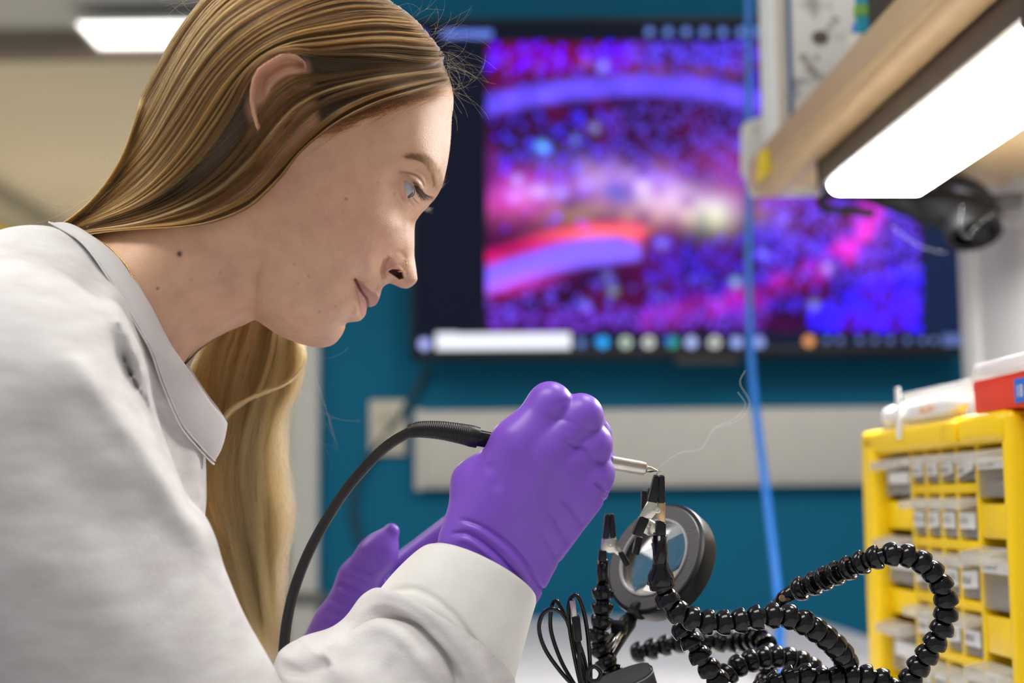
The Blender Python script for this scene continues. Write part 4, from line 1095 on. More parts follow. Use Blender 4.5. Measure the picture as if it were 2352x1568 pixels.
# ------------------------------------------------------------------ hair
def hair_curves(name, strands, radii, cols, material, parent):
    """strands (n, m, 3) world; radii (n, m); cols (n, m, 3)"""
    n, mm = strands.shape[:2]
    off = np.array(wloc(parent))
    hc = bpy.data.hair_curves.new(name)
    hc.add_curves([mm] * n)
    hc.position_data.foreach_set('vector', (strands - off).astype(np.float32).ravel())
    at_ = hc.attributes.get('radius') or hc.attributes.new('radius', 'FLOAT', 'POINT')
    at_.data.foreach_set('value', radii.astype(np.float32).ravel())
    ca = hc.attributes.new('hcol', 'FLOAT_COLOR', 'POINT')
    c4 = np.ones((n * mm, 4), np.float32); c4[:, :3] = np.clip(cols.reshape(-1, 3), 0, 1); ca.data.foreach_set('color', c4.ravel())
    hc.materials.append(material)
    return link(bpy.data.objects.new(name, hc), parent)
def hair_mat(name, rough=0.38):
    m = bpy.data.materials.new(name); m.use_nodes = True
    nt = m.node_tree; nt.nodes.remove(nt.nodes['Principled BSDF'])
    hb = nt.nodes.new('ShaderNodeBsdfHairPrincipled'); hb.parametrization = 'COLOR'
    hb.inputs['Roughness'].default_value = rough; hb.inputs['Radial Roughness'].default_value = 0.4
    hb.inputs['IOR'].default_value = 1.45; hb.inputs['Random Roughness'].default_value = 0.2
    aa = nt.nodes.new('ShaderNodeAttribute'); aa.attribute_name = 'hcol'
    nt.links.new(aa.outputs['Color'], hb.inputs['Color'])
    nt.links.new(hb.outputs[0], nt.nodes['Material Output'].inputs[0])
    return m
MAT['hair'] = hair_mat('hair_blond_brown'); MAT['lash'] = hair_mat('lash_dark', 0.4)

def hair_h(P, ear_clear=True):
    """height (mm) of the lowest hair layer above the plane of symmetry"""
    H = base_h(CEN + 0.955 * (P - CEN))
    if ear_clear:
        X, Yv = hpx(np.column_stack((P, H + 8)))
        ins = inside_poly(ear, X, Yv); d, _ = seg_dist(ear + [ear[0]], X, Yv)
        sd = np.where(ins, d, -d)
        w = sm((sd + 30) / 45)
        rs = np.interp(X + 0.35 * (Yv - 230), [575, 600, 640, 690, 725], [17, 16, 11, 6, 3])
        H = H + w * (rs + 2.5)
    return H
def guide(pts, n=44, ear_clear=True, hs=None):
    pts = np.array(pts, float)
    c = catmull(pts, n * 3); c = resample(c, n)
    hh = np.full(n, 50.0)
    for _ in range(3):
        L = loc(c[:, 0], c[:, 1], hh)
        hh = hair_h(L[:, :2], ear_clear) if hs is None else np.interp(np.linspace(0, 1, n), np.linspace(0, 1, len(hs)), hs)
    return loc(c[:, 0], c[:, 1], hh)
GN = [
    [(1030, 190), (990, 200), (956, 211), (905, 226), (854, 244), (800, 270), (752, 300), (690, 350), (650, 404), (610, 445), (568, 480), (486, 512), (400, 522), (323, 526), (240, 534), (150, 552), (90, 580)],
    [(1028, 178), (940, 196), (850, 222), (770, 262), (705, 318), (650, 372), (570, 450), (440, 505), (300, 522), (180, 536), (90, 575)],
    [(1022, 160), (930, 172), (830, 190), (750, 214), (690, 248), (640, 300), (575, 380), (480, 455), (330, 510), (180, 533), (90, 570)],
    [(1012, 138), (920, 142), (830, 150), (760, 156), (700, 152), (655, 166), (612, 206), (578, 268), (510, 365), (390, 460), (180, 530), (85, 568)],
    [(1000, 118), (900, 108), (800, 112), (725, 120), (660, 116), (610, 134), (568, 182), (528, 258), (450, 368), (340, 462), (170, 528), (80, 566)],
    [(970, 78), (880, 70), (780, 80), (680, 95), (600, 130), (540, 190), (480, 280), (400, 385), (300, 467), (165, 527), (78, 564)],
    [(930, 38), (840, 32), (740, 48), (640, 78), (560, 130), (490, 210), (430, 310), (350, 412), (260, 478), (160, 525), (76, 562)],
    [(870, -2), (770, -4), (670, 28), (570, 85), (490, 160), (420, 262), (355, 355), (285, 435), (215, 492), (155, 523), (75, 560)],
    [(800, -34), (700, -34), (600, 8), (510, 70), (440, 160), (385, 255), (332, 350), (270, 430), (205, 488), (152, 521), (74, 558)],
    [(720, -58), (620, -52), (530, -8), (462, 62), (405, 150), (358, 245), (318, 335), (268, 418), (205, 482), (150, 519), (72, 556)],
    [(640, -70), (550, -58), (472, 0), (412, 78), (366, 165), (333, 245), (309, 325), (276, 392), (222, 462), (150, 516), (70, 553)],
]
GA = np.stack([guide(g) for g in GN])                  # (ng, 44, 3)
NGP = GA.shape[1]
for gi in range(3, len(GN)):                            # the parting: roots start on the plane of symmetry
    g0 = GA[gi, 0]; dr_ = (g0[:2] - CEN) / np.linalg.norm(g0[:2] - CEN)
    pre = np.array([[*(g0[:2] + dr_ * o_), g0[2] * f_] for f_, o_ in ((0.0, 3.6), (0.4, 3.2), (0.75, 1.8))])
    GA[gi] = resample(np.vstack((pre, GA[gi])), NGP)
NGP = GA.shape[1]
def interp_guides(GA, a, t):
    """a (n,m) guide coordinate, t (n,m) 0..1 along"""
    ng = len(GA)
    a = np.clip(a, 0, ng - 1.0001); i = a.astype(int); f = (a - i)[..., None]
    p = t * (GA.shape[1] - 1); j = np.clip(p.astype(int), 0, GA.shape[1] - 2); g = (p - j)[..., None]
    i0, i3 = np.maximum(i - 1, 0), np.minimum(i + 2, ng - 1)
    def row(ii): return GA[ii, j] * (1 - g) + GA[ii, j + 1] * g
    p0, p1, p2, p3 = row(i0), row(i), row(i + 1), row(i3)
    return 0.5 * (2 * p1 + (p2 - p0) * f + (2 * p0 - 5 * p1 + 4 * p2 - p3) * f ** 2 + (3 * p1 - p0 - 3 * p2 + p3) * f ** 3)
DARK, MID, LIGHT, GOLD = np.array((0.018, 0.0085, 0.003)), np.array((0.130, 0.058, 0.0155)), np.array((0.40, 0.205, 0.058)), np.array((0.48, 0.26, 0.07))
def strand_set(GA, n, mm, seed, arange, nclump, thick, layer=(1.0, 9.0), roots=True, tone=0.0, wave=0.0, base_r=0.075, tip_light=0.5, max_h=True, root_dark=0.5, gaps=None, pull_amt=0.86, pull_len=0.35, blond=0.0, jit=0.05, frizz=0.0):
    r = np.random.default_rng(seed)
    cl_a = r.uniform(arange[0], arange[1], nclump); cl_off = r.beta(1.6, 1.6, nclump); cl_tone = r.normal(0, 0.18, nclump)
    a0 = r.uniform(arange[0] - 0.1, arange[1] + 0.1, n)
    if gaps:
        for lo_, hi_, keep in gaps:
            b_ = (a0 > lo_) & (a0 < hi_) & (r.random(n) > keep); a0[b_] = r.uniform(4.2, arange[1], b_.sum())
            b_ = (cl_a > lo_) & (cl_a < hi_) & (r.random(nclump) > keep); cl_a[b_] = r.uniform(4.2, arange[1], b_.sum())
    order = np.argsort(cl_a); near = order[np.clip(np.searchsorted(cl_a[order], a0), 0, nclump - 1)]
    t0 = np.where(r.random(n) < (0.45 if roots else 0.0), r.uniform(0.0, 0.5, n), r.uniform(0, 0.012, n))
    t1 = r.uniform(0.9, 1.0, n)
    t = t0[:, None] + (t1 - t0)[:, None] * np.linspace(0, 1, mm)[None]
    pull = pull_amt * sm((t - t0[:, None]) / pull_len)
    a = a0[:, None] * (1 - pull) + cl_a[near][:, None] * pull
    ph, fr = r.uniform(0, 6.28, n), r.uniform(3, 8, n)
    a = a + r.normal(0, jit, n)[:, None] * np.sin(fr[:, None] * t + ph[:, None])
    cross = r.random(n) < 0.08
    a = a + np.where(cross, r.normal(0, 0.8, n), 0)[:, None] * (t - 0.3)
    L = interp_guides(GA, a, t)
    off = (layer[0] + (layer[1] - layer[0]) * (0.65 * cl_off[near] + 0.35 * r.random(n)))
    fl = np.where(t0 < 0.02, 0.45, 0.0)[:, None] if roots else 0.0
    prof = fl + (1 - fl) * sm((t - t0[:, None]) / 0.16 + 0.05)
    L[..., 2] += off[:, None] * prof * thick
    # the same lift pushes strands out past the outline where the head turns away
    Lc = L[..., :2] - CEN; ln = np.linalg.norm(Lc, axis=2, keepdims=True)
    if max_h:
        edge = np.clip(1 - L[..., 2:3] / 45, 0, 1)
        L[..., :2] += Lc / ln * (off[:, None] * prof * 0.55)[..., None] * edge
    if wave:
        L[..., 0] += wave * np.sin(9 * t + ph[:, None] * 0.3 + cl_a[near][:, None] * 5) * sm(t * 1.5)
    if frizz:
        for fq in (2.2, 5.0, 11.0):
            am = frizz * r.normal(0, 1, n)[:, None] / fq ** 0.7; p1 = r.uniform(0, 6.28, n)[:, None]; f1 = (fq * r.uniform(0.7, 1.4, n))[:, None]
            L[..., 0] += am * np.sin(f1 * t * 3 + p1) * sm(t * 2); L[..., 2] += 0.8 * am * np.cos(f1 * t * 3 + p1 * 1.7) * sm(t * 2)
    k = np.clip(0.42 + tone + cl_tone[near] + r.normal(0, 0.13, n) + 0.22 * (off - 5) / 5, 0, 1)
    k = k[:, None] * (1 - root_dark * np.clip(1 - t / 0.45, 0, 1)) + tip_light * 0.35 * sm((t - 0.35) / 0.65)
    k = np.clip(k, 0, 1)[..., None]
    col = np.where(k < 0.5, DARK + (MID - DARK) * k * 2, MID + (LIGHT - MID) * (k - 0.5) * 2)
    if blond: col = col * (1 - blond) + blond * (np.array((0.22, 0.092, 0.024)) + (np.array((0.68, 0.40, 0.155)) - np.array((0.22, 0.092, 0.024))) * k)
    gold = (r.random(n) < 0.12)[:, None, None]
    col = np.where(gold, col * 0.5 + GOLD * 0.5 * k, col)
    rad = base_r * r.uniform(0.6, 1.35, n)[:, None] * np.interp(np.linspace(0, 1, mm), [0, 0.1, 0.8, 1], [0.8, 1, 0.9, 0.25])[None] / 1000
    return L, rad, col
def hair_shadow_free(o): return o
GAPS = [(3.02, 3.95, 0.02), (0.95, 3.02, 0.05)]
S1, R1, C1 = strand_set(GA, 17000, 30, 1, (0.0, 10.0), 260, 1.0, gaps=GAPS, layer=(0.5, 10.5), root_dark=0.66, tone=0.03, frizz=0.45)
Lb = strand_set(GA, 2600, 30, 9, (0.02, 0.75), 40, 0.8, layer=(0.5, 5.0), roots=False, tone=0.06)
# a second lock over the ear and in front of it
Lc = strand_set(GA, 1500, 30, 14, (0.95, 3.0), 6, 0.9, layer=(1.0, 6.0), roots=False, tone=-0.02, root_dark=0.7, pull_amt=0.95, pull_len=0.3)
# far half: mirror of the combed-back hair
Sf, Rf, Cf = strand_set(GA, 5000, 24, 2, (0.0, 10.0), 120, 1.0, base_r=0.13)
Sf = Sf * np.array([1, 1, -1])
def far_trim(S):                       # beyond the nape the far side hangs in front of the shoulder instead
    return S
def pad(L, mm):
    if L.shape[1] == mm: return L
    q = np.linspace(0, L.shape[1] - 1, mm); i = np.minimum(q.astype(int), L.shape[1] - 2); f = (q - i)
    f = f[None, :, None] if L.ndim == 3 else f[None]
    return L[:, i] * (1 - f) + L[:, i + 1] * f
# fine baby hair along the hairline
r5 = np.random.default_rng(31); bb = []
for _ in range(520):
    k = r5.random(); x0 = 1030 - 250 * k ** 1.3; y0 = np.interp(x0, [780, 860, 956, 1000, 1030], [292, 254, 224, 210, 205]) + r5.normal(0, 7)
    ln = r5.uniform(40, 120); an = math.radians(r5.normal(163 - 8 * k, 9)); t_ = np.linspace(0, 1, 30)
    px_, py_ = x0 + ln * t_ * math.cos(an), y0 + ln * (t_ * math.sin(an) * 0.9 - 0.10 * t_ ** 2)
    hh = np.full(30, 40.0)
    for _q in range(2):
        Lq = loc(px_, py_, hh); hh = base_h(Lq[:, :2])
    bb.append(loc(px_, py_, hh + 0.2 + 2.2 * t_ * r5.random()))
bb = np.array(bb); nb_ = len(bb)
RB = np.tile(np.linspace(0.05, 0.03, 30) / 1000, (nb_, 1)); CB = (MID * 0.7)[None, None] * r5.uniform(0.5, 1.5, nb_)[:, None, None] * np.ones((1, 30, 1))
SS = np.concatenate([S1, Lb[0], Lc[0], pad(Sf, 30), bb]); RR = np.concatenate([R1, Lb[1], Lc[1], pad(Rf, 30), RB]); CC = np.concatenate([C1, Lb[2], Lc[2], pad(Cf, 30), CB])
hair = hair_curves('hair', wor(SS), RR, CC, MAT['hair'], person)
hair['kind'] = 'stuff'

# hair hanging on the far side of the neck, down past the chin
GH = [
    [(530, 640), (490, 740), (450, 830), (430, 900), (420, 980), (420, 1090), (430, 1210), (480, 1330), (570, 1440), (612, 1510)],
    [(570, 640), (550, 740), (520, 830), (505, 920), (490, 1010), (470, 1120), (500, 1240), (555, 1370), (606, 1470), (622, 1520)],
    [(620, 640), (618, 740), (598, 830), (572, 920), (555, 1010), (548, 1120), (565, 1245), (600, 1380), (622, 1480), (630, 1525)],
    [(635, 640), (645, 740), (640, 820), (615, 910), (592, 1000), (592, 1110), (606, 1230), (618, 1360), (628, 1460), (634, 1520)],
    [(655, 660), (682, 760), (700, 810), (684, 890), (648, 960), (642, 1080), (652, 1190), (634, 1310), (634, 1430), (640, 1500)],
]
hs = [-66, -66, -62, -58, -56, -56, -54, -50, -46, -44]
GHA = np.stack([guide(g, 44, False, [v - 3 * abs(k - 2) for v in hs]) for k, g in enumerate(GH)])
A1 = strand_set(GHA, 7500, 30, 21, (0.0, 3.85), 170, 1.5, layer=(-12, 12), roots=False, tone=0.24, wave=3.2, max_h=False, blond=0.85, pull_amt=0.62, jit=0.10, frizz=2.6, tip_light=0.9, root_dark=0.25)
A2 = strand_set(GHA, 700, 30, 22, (3.2, 4.3), 30, 1.6, layer=(-6, 12), roots=False, tone=0.45, wave=5.0, max_h=False, blond=0.9, pull_amt=0.5, jit=0.25, frizz=4.5, tip_light=0.9, root_dark=0.1)
# a lock that swings across below the jaw
GL = [[(700, 780), (703, 822), (680, 862), (630, 892), (570, 915), (510, 960), (480, 1010)], [(705, 790), (694, 840), (655, 880), (600, 900), (540, 935), (500, 985), (470, 1050)]]
GLA = np.stack([guide(g, 44, False, [-50, -46, -42, -40, -38, -40, -44]) for g in GL])
A3 = strand_set(GLA, 800, 30, 23, (-0.1, 1.2), 14, 1.4, layer=(-4, 8), roots=False, tone=0.4, wave=0.8, max_h=False, blond=0.9, pull_amt=0.6, frizz=1.8, tip_light=0.9, root_dark=0.0)
SS = np.concatenate([A1[0], A2[0], A3[0]]); RR = np.concatenate([A1[1], A2[1], A3[1]]); CC = np.concatenate([A1[2], A2[2], A3[2]])
o = hair_curves('hair', wor(SS), RR, CC, MAT['hair'], person); o['kind'] = 'stuff'

# loose single hairs
def wisps(specs, seed, rad=0.04):
    r = np.random.default_rng(seed); out = []
    for (x0, x1), (y0, y1), (dx, dy), n, ln, curl, hr in specs:
        for _ in range(n):
            x, y = r.uniform(x0, x1), r.uniform(y0, y1)
            ang = math.atan2(dy, dx) + r.normal(0, 0.45); L = ln * r.uniform(0.5, 1.3)
            k = r.normal(0, curl) / L; P = []; s = 30
            for i in range(s):
                P.append((x, y)); x += math.cos(ang) * L / s; y += math.sin(ang) * L / s; ang += k * L / s * 2.2 + r.normal(0, 0.03)
            P = np.array(P); h_ = np.linspace(r.uniform(*hr), r.uniform(*hr), s)
            out.append(loc(P[:, 0], P[:, 1], h_))
    return np.array(out)
WS = wisps([((985, 1035), (60, 180), (1.0, -0.15), 34, 100, 0.7, (-25, 25)), ((1010, 1038), (120, 210), (0.6, 0.9), 30, 120, 0.7, (-25, 30)), ((900, 1000), (10, 110), (0.9, -0.5), 22, 90, 0.6, (-30, 30)),
            ((430, 520), (-20, 60), (-0.9, 0.25), 26, 110, 0.4, (-20, 20)), ((300, 350), (280, 400), (-0.55, 0.85), 20, 170, 0.35, (0, 30)), ((230, 320), (400, 470), (-0.85, 0.5), 34, 150, 0.4, (0, 40)),
            ((690, 705), (790, 830), (0.15, 1.0), 6, 200, 0.5, (-45, -35)), ((640, 665), (1050, 1300), (0.3, 0.9), 40, 110, 0.9, (-55, -30)), ((625, 650), (1300, 1450), (0.5, 0.6), 40, 70, 1.0, (-50, -30)), ((640, 690), (850, 950), (0.4, 0.9), 16, 160, 0.8, (-50, -30))], 5)
nW = len(WS); rw_ = np.random.default_rng(8)
RW = np.full((nW, 30), 0.034 / 1000) * np.linspace(1, 0.5, 30); CW = (MID * 0.6 + LIGHT * 0.35)[None, None] * rw_.uniform(0.4, 1.3, nW)[:, None, None] * np.ones((1, 30, 1))
o = hair_curves('loose_hair', wor(WS), RW, CW, MAT['hair'], person); o['kind'] = 'stuff'

# eyebrow, lashes
def surf(px, py, extra=0.0):
    hh = np.full(np.shape(px), 40.0)
    for _ in range(3):
        L = loc(px, py, hh); hh = base_h(L[..., :2].reshape(-1, 2)).reshape(np.shape(px))
    return loc(px, py, hh + extra)
rb = np.random.default_rng(4)
brow_l = catmull([(932, 362), (956, 362), (980, 370), (996, 390), (1004, 414), (1002, 434)], 60)
out = []
for _ in range(800):
    k = rb.beta(1.6, 1.1); i = min(int(k * 59), 58); p = brow_l[i]; tg = brow_l[i + 1] - brow_l[max(i - 1, 0)]; tg /= np.linalg.norm(tg); nn = np.array([-tg[1], tg[0]])
    w = np.interp(k, [0, 0.3, 0.7, 1], [3.5, 8, 12, 11])
    st = p + nn * rb.uniform(-w, w); dr = -tg * rb.uniform(0.7, 1) + nn * rb.normal(-0.35, 0.25)
    ln = rb.uniform(10, 19) ; q = st + np.linspace(0, 1, 6)[:, None] * dr * ln
    L = surf(q[:, 0], q[:, 1], np.linspace(0.15, 0.75, 6)); out.append(L)
out = np.array(out); n = len(out)
hair_curves('eyebrow', wor(out), np.tile(np.linspace(1, 0.3, 6) * 0.06 / 1000, (n, 1)), np.tile(np.array((0.06, 0.030, 0.013)), (n, 6, 1)) * rb.uniform(0.5, 1.6, n)[:, None, None], MAT['lash'], person)['kind'] = 'stuff'
out = []
def lash(r0, c1, tip, h0, h1):
    t = np.linspace(0, 1, 8)[:, None]
    q = (1 - t) ** 2 * np.array(r0) + 2 * (1 - t) * t * np.array(c1) + t ** 2 * np.array(tip)
    return loc(q[:, 0], q[:, 1], np.linspace(h0, h1, 8))
for _ in range(120):
    k = rb.random(); j = lambda s: rb.normal(0, s)
    r0 = (950 + 18 * k + j(0.6), 419 + 17 * k + j(0.6)); tip = (966 + 34 * k + j(3.0), 458 - 4 * k + j(3.0) + 4 * math.sin(3 * k)); c1 = (r0[0] + 5 + 4 * k, r0[1] + 22 - 8 * k)
    out.append(lash(r0, c1, tip, 39.5 - 3 * k, 41 - 2 * k))
for _ in range(16):
    k = rb.random(); j = lambda s: rb.normal(0, s)
    r0 = (937 + 14 * k + j(0.6), 457 - 4 * k); out.append(lash(r0, (r0[0] + 4, r0[1] + 8), (r0[0] + 14 + j(2), r0[1] + 14 + j(2)), 36, 38))
out = np.array(out); n = len(out)
hair_curves('eyelashes', wor(out), np.tile(np.linspace(1, 0.25, 8) * 0.095 / 1000, (n, 1)), np.tile(np.array((0.008, 0.005, 0.003)), (n, 8, 1)), MAT['lash'], person)['kind'] = 'stuff'
# lashes of the far eye just past the bridge of the nose
out = []
for _ in range(26):
    k = rb.random(); r0 = (968 + 10 * k, 480 - 8 * k)
    out.append(lash(r0, (r0[0] + 10, r0[1] + 6), (r0[0] + 16 + rb.normal(0, 2), r0[1] + 6 + rb.normal(0, 3)), -34, -36))
out = np.array(out); n = len(out)
hair_curves('eyelashes', wor(out), np.tile(np.linspace(1, 0.25, 8) * 0.06 / 1000, (n, 1)), np.tile(np.array((0.05, 0.03, 0.02)), (n, 8, 1)), MAT['lash'], person)['kind'] = 'stuff'
# ------------------------------------------------------------------ smooth solids from distance fields
def surface_nets(field, origin, step):
    """field (nx,ny,nz) negative inside -> vertices, quads"""
    nx, ny, nz = field.shape
    ins = field < 0
    c = np.zeros((nx - 1, ny - 1, nz - 1), np.int8)
    for dx in (0, 1):
        for dy in (0, 1):
            for dz in (0, 1):
                c += ins[dx:nx - 1 + dx, dy:ny - 1 + dy, dz:nz - 1 + dz]
    act = (c > 0) & (c < 8)
    I = np.argwhere(act)
    acc = np.zeros((len(I), 3)); cnt = np.zeros(len(I))
    corners = [(a, b_, d) for a in (0, 1) for b_ in (0, 1) for d in (0, 1)]
    for c0 in corners:
        for ax in range(3):
            if c0[ax] == 1: continue
            c1 = list(c0); c1[ax] = 1
            f0 = field[I[:, 0] + c0[0], I[:, 1] + c0[1], I[:, 2] + c0[2]]
            f1 = field[I[:, 0] + c1[0], I[:, 1] + c1[1], I[:, 2] + c1[2]]
            x = (f0 < 0) != (f1 < 0)
            t = np.where(x, f0 / np.where(x, f0 - f1, 1), 0)
            p = np.tile(np.array(c0, float), (len(I), 1)); p[:, ax] += t
            acc += p * x[:, None]; cnt += x
    V = I + acc / cnt[:, None]
    vid = np.full(act.shape, -1, np.int64); vid[tuple(I.T)] = np.arange(len(I))
    Fs = []
    for ax in range(3):
        o1, o2 = [(1, 2), (2, 0), (0, 1)][ax]
        sl0 = [slice(1, n - 1) for n in field.shape]; sl0[ax] = slice(0, field.shape[ax] - 1)
        sl1 = list(sl0); sl1[ax] = slice(1, field.shape[ax])
        a_, b_ = ins[tuple(sl0)], ins[tuple(sl1)]
        e = np.argwhere(a_ != b_)
        if not len(e): continue
        sgn = a_[tuple(e.T)]
        g = e.copy()
        for k in range(3):
            if k != ax: g[:, k] += 1
        def cell(d1, d2):
            q = g.copy(); q[:, o1] -= d1; q[:, o2] -= d2
            return vid[tuple(q.T)]
        quad = np.stack((cell(1, 1), cell(0, 1), cell(0, 0), cell(1, 0)), 1)
        quad[~sgn] = quad[~sgn][:, ::-1]
        Fs.append(quad)
    F = np.vstack(Fs); F = F[(F >= 0).all(1)]
    return V * step + np.array(origin), F
def relax(V, F, it=3, lam=0.5):
    E = np.vstack((F[:, [0, 1]], F[:, [1, 2]], F[:, [2, 3]], F[:, [3, 0]]))
    E = np.vstack((E, E[:, ::-1])); n = len(V)
    deg = np.bincount(E[:, 0], minlength=n)[:, None]
    for _ in range(it):
        S = np.stack([np.bincount(E[:, 0], weights=V[E[:, 1], k], minlength=n) for k in range(3)], 1)
        V = V + lam * (S / np.maximum(deg, 1) - V)
    return V
def smin(a, b, k):
    h_ = np.clip(0.5 + 0.5 * (b - a) / k, 0, 1)
    return b * (1 - h_) + a * h_ - k * h_ * (1 - h_)
class Field:
    def __init__(self, lo, hi, step):
        self.lo, self.step = np.array(lo, float), step
        n = np.ceil((np.array(hi) - self.lo) / step).astype(int) + 1
        g = [self.lo[k] + np.arange(n[k], dtype=np.float32) * step for k in range(3)]
        self.X, self.Y, self.Z = np.meshgrid(*g, indexing='ij')
        self.f = np.full(self.X.shape, 1e3, np.float32); self.px = None
    def cone(self, a, b, ra, rb, squash=None):
        """distance to a tapered limb; squash = (unit vector, factor) flattens it along that direction"""
        a, b = np.asarray(a, float), np.asarray(b, float); ab = b - a
        dx, dy, dz = self.X - a[0], self.Y - a[1], self.Z - a[2]
        t = np.clip((dx * ab[0] + dy * ab[1] + dz * ab[2]) / (ab @ ab + 1e-9), 0, 1)
        ex, ey, ez = dx - t * ab[0], dy - t * ab[1], dz - t * ab[2]
        d2 = ex * ex + ey * ey + ez * ez
        if squash is not None:
            u, s = np.asarray(squash[0], float), squash[1]
            w = ex * u[0] + ey * u[1] + ez * u[2]
            d2 = d2 + w * w * (s * s - 1)
        return np.sqrt(d2) - (ra + (rb - ra) * t)
    def add(self, d, k): self.f = smin(self.f, d.astype(np.float32), k) if self.f.min() < 900 else d.astype(np.float32); return self
    def pixels(self):
        if self.px is None:
            # photo column and row of every point of the grid
            P = np.stack((self.X, self.Y, self.Z), -1).reshape(-1, 3).astype(np.float64)
            a_, b_ = project(wor(P)); self.px = a_.reshape(self.X.shape).astype(np.float32); self.py = b_.reshape(self.X.shape).astype(np.float32)
        return self.px, self.py
    def crease(self, pts, depth, w, hmin=None, taper=True, band=6.0):
        """press (depth>0) or raise a soft line into the side that faces the lens"""
        px, py = self.pixels()
        near = abs(self.f) < band + abs(depth)
        if hmin is not None: near &= self.Z > hmin
        c = catmull(pts, 36); d, p = seg_dist(c, px[near], py[near])
        k = np.exp(-(d / w) ** 2)
        if taper: k = k * np.clip(np.minimum(p, 1 - p) * 5, 0, 1) ** 0.8
        if hmin is not None: k = k * np.clip((self.Z[near] - hmin) / 30, 0, 1)
        self.f[near] += depth * k
    def mesh(self, it=3):
        V, F = surface_nets(self.f, self.lo, self.step)
        return relax(V, F, it), F

# ------------------------------------------------------------------ sweatshirt
m, nt, b = new_mat('grey_marl_fleece')
N, Lk = nt.nodes, nt.links
tc = N.new('ShaderNodeTexCoord')
n1_ = N.new('ShaderNodeTexNoise'); n1_.inputs['Scale'].default_value = 38; n1_.inputs['Detail'].default_value = 6
n2_ = N.new('ShaderNodeTexNoise'); n2_.inputs['Scale'].default_value = 900; n2_.inputs['Detail'].default_value = 3
mp = N.new('ShaderNodeMapping'); mp.inputs['Scale'].default_value = (1, 1, 3)
Lk.new(tc.outputs['Object'], mp.inputs['Vector']); Lk.new(mp.outputs[0], n1_.inputs['Vector']); Lk.new(tc.outputs['Object'], n2_.inputs['Vector'])
rp = N.new('ShaderNodeValToRGB'); rp.color_ramp.elements[0].position, rp.color_ramp.elements[1].position = 0.32, 0.68
rp.color_ramp.elements[0].color = (0.58, 0.55, 0.55, 1); rp.color_ramp.elements[1].color = (0.70, 0.685, 0.68, 1)
Lk.new(n1_.outputs['Fac'], rp.inputs['Fac']); Lk.new(rp.outputs[0], b.inputs['Base Color'])
bp = N.new('ShaderNodeBump'); bp.inputs['Strength'].default_value = 0.35; bp.inputs['Distance'].default_value = 0.0012
Lk.new(n2_.outputs['Fac'], bp.inputs['Height']); Lk.new(bp.outputs[0], b.inputs['Normal'])
b.inputs['Roughness'].default_value = 0.9; b.inputs['Sheen Weight'].default_value = 0.25; b.inputs['Specular IOR Level'].default_value = 0.15
MAT['shirt'] = m
m2 = mat('fleece_inside', (0.80, 0.79, 0.75), 0.95, var=0.04, scale=60, bump=0.35, bscale=2600, spec=0.1, sheen=0.4); MAT['fleece'] = m2

def L1(px, py, h): return loc(px, py, h)
lo = loc(-420, 470, 250); hi = loc(760, 1900, -180)
FS = Field((loc(-380, 480, 0)[0], loc(0, 400, 0)[1], -190), (loc(900, 800, 0)[0], loc(0, 1900, 0)[1], 255), 3.6)
neckU = np.array([0, 0, 1.0])
# trunk: chest and belly, wider across than deep
FS.add(FS.cone(L1(150, 850, 20), L1(95, 1120, 0), 62, 93, (neckU, 0.62)), 20)
FS.add(FS.cone(L1(95, 1120, 0), L1(-110, 1900, 0), 93, 112, (neckU, 0.62)), 40)
# cloth climbing to the collar on both sides
for s_ in (1, -1):
    FS.add(FS.cone(L1(128, 655, 50 * s_), L1(254, 880, 50 * s_), 24, 25), 22)
    FS.add(FS.cone(L1(254, 880, 50 * s_), L1(345, 1030, 22 * s_), 25, 24), 22)
# yoke of the near and far shoulder
FS.add(FS.cone(L1(70, 712, 55), L1(-30, 900, 150), 42, 70), 34)
FS.add(FS.cone(L1(100, 690, -40), L1(60, 880, -120), 32, 58), 30)
FS.add(FS.cone(L1(30, 690, 40), L1(-300, 880, 60), 30, 75), 34)
# near sleeve: upper arm
FS.add(FS.cone(L1(-10, 960, 150), L1(370, 1720, 165), 79, 66), 12)
FS.add(FS.cone(L1(370, 1720, 165), L1(530, 2050, 165), 66, 60), 20)
# folds: the deep one under the arm hole, soft drapes on the chest and sleeve
FS.crease([(250, 620), (270, 700), (300, 800), (330, 900), (400, 1080), (440, 1180)], -7, 24, 20, band=48)
FS.crease([(258, 740), (292, 840), (328, 920), (368, 1010), (408, 1100), (450, 1190)], 12, 21, 20, band=48)
FS.crease([(110, 790), (190, 860), (270, 960), (350, 1060), (430, 1190), (500, 1290)], -9, 30, 20, band=48)
FS.crease([(345, 860), (400, 980), (430, 1080), (440, 1190)], 6, 22, 20, band=48)
FS.crease([(100, 830), (180, 960), (270, 1060), (380, 1160)], -4, 40, 20, band=48)
FS.crease([(60, 900), (120, 1050), (220, 1180), (330, 1290)], 3, 46, 20, band=48)
FS.crease([(0, 1250), (160, 1330), (320, 1470), (440, 1568)], -3, 60, 20, band=48)
FS.crease([(-20, 722), (70, 700), (150, 700), (230, 726), (290, 764)], 1.8, 6, 20, band=12)
FS.crease([(193, 590), (196, 640), (190, 690)], 1.2, 5, 20, band=12)
V, F = FS.mesh(9)
shirt = np_mesh('sweatshirt', wor(V), F, MAT['shirt'], person)

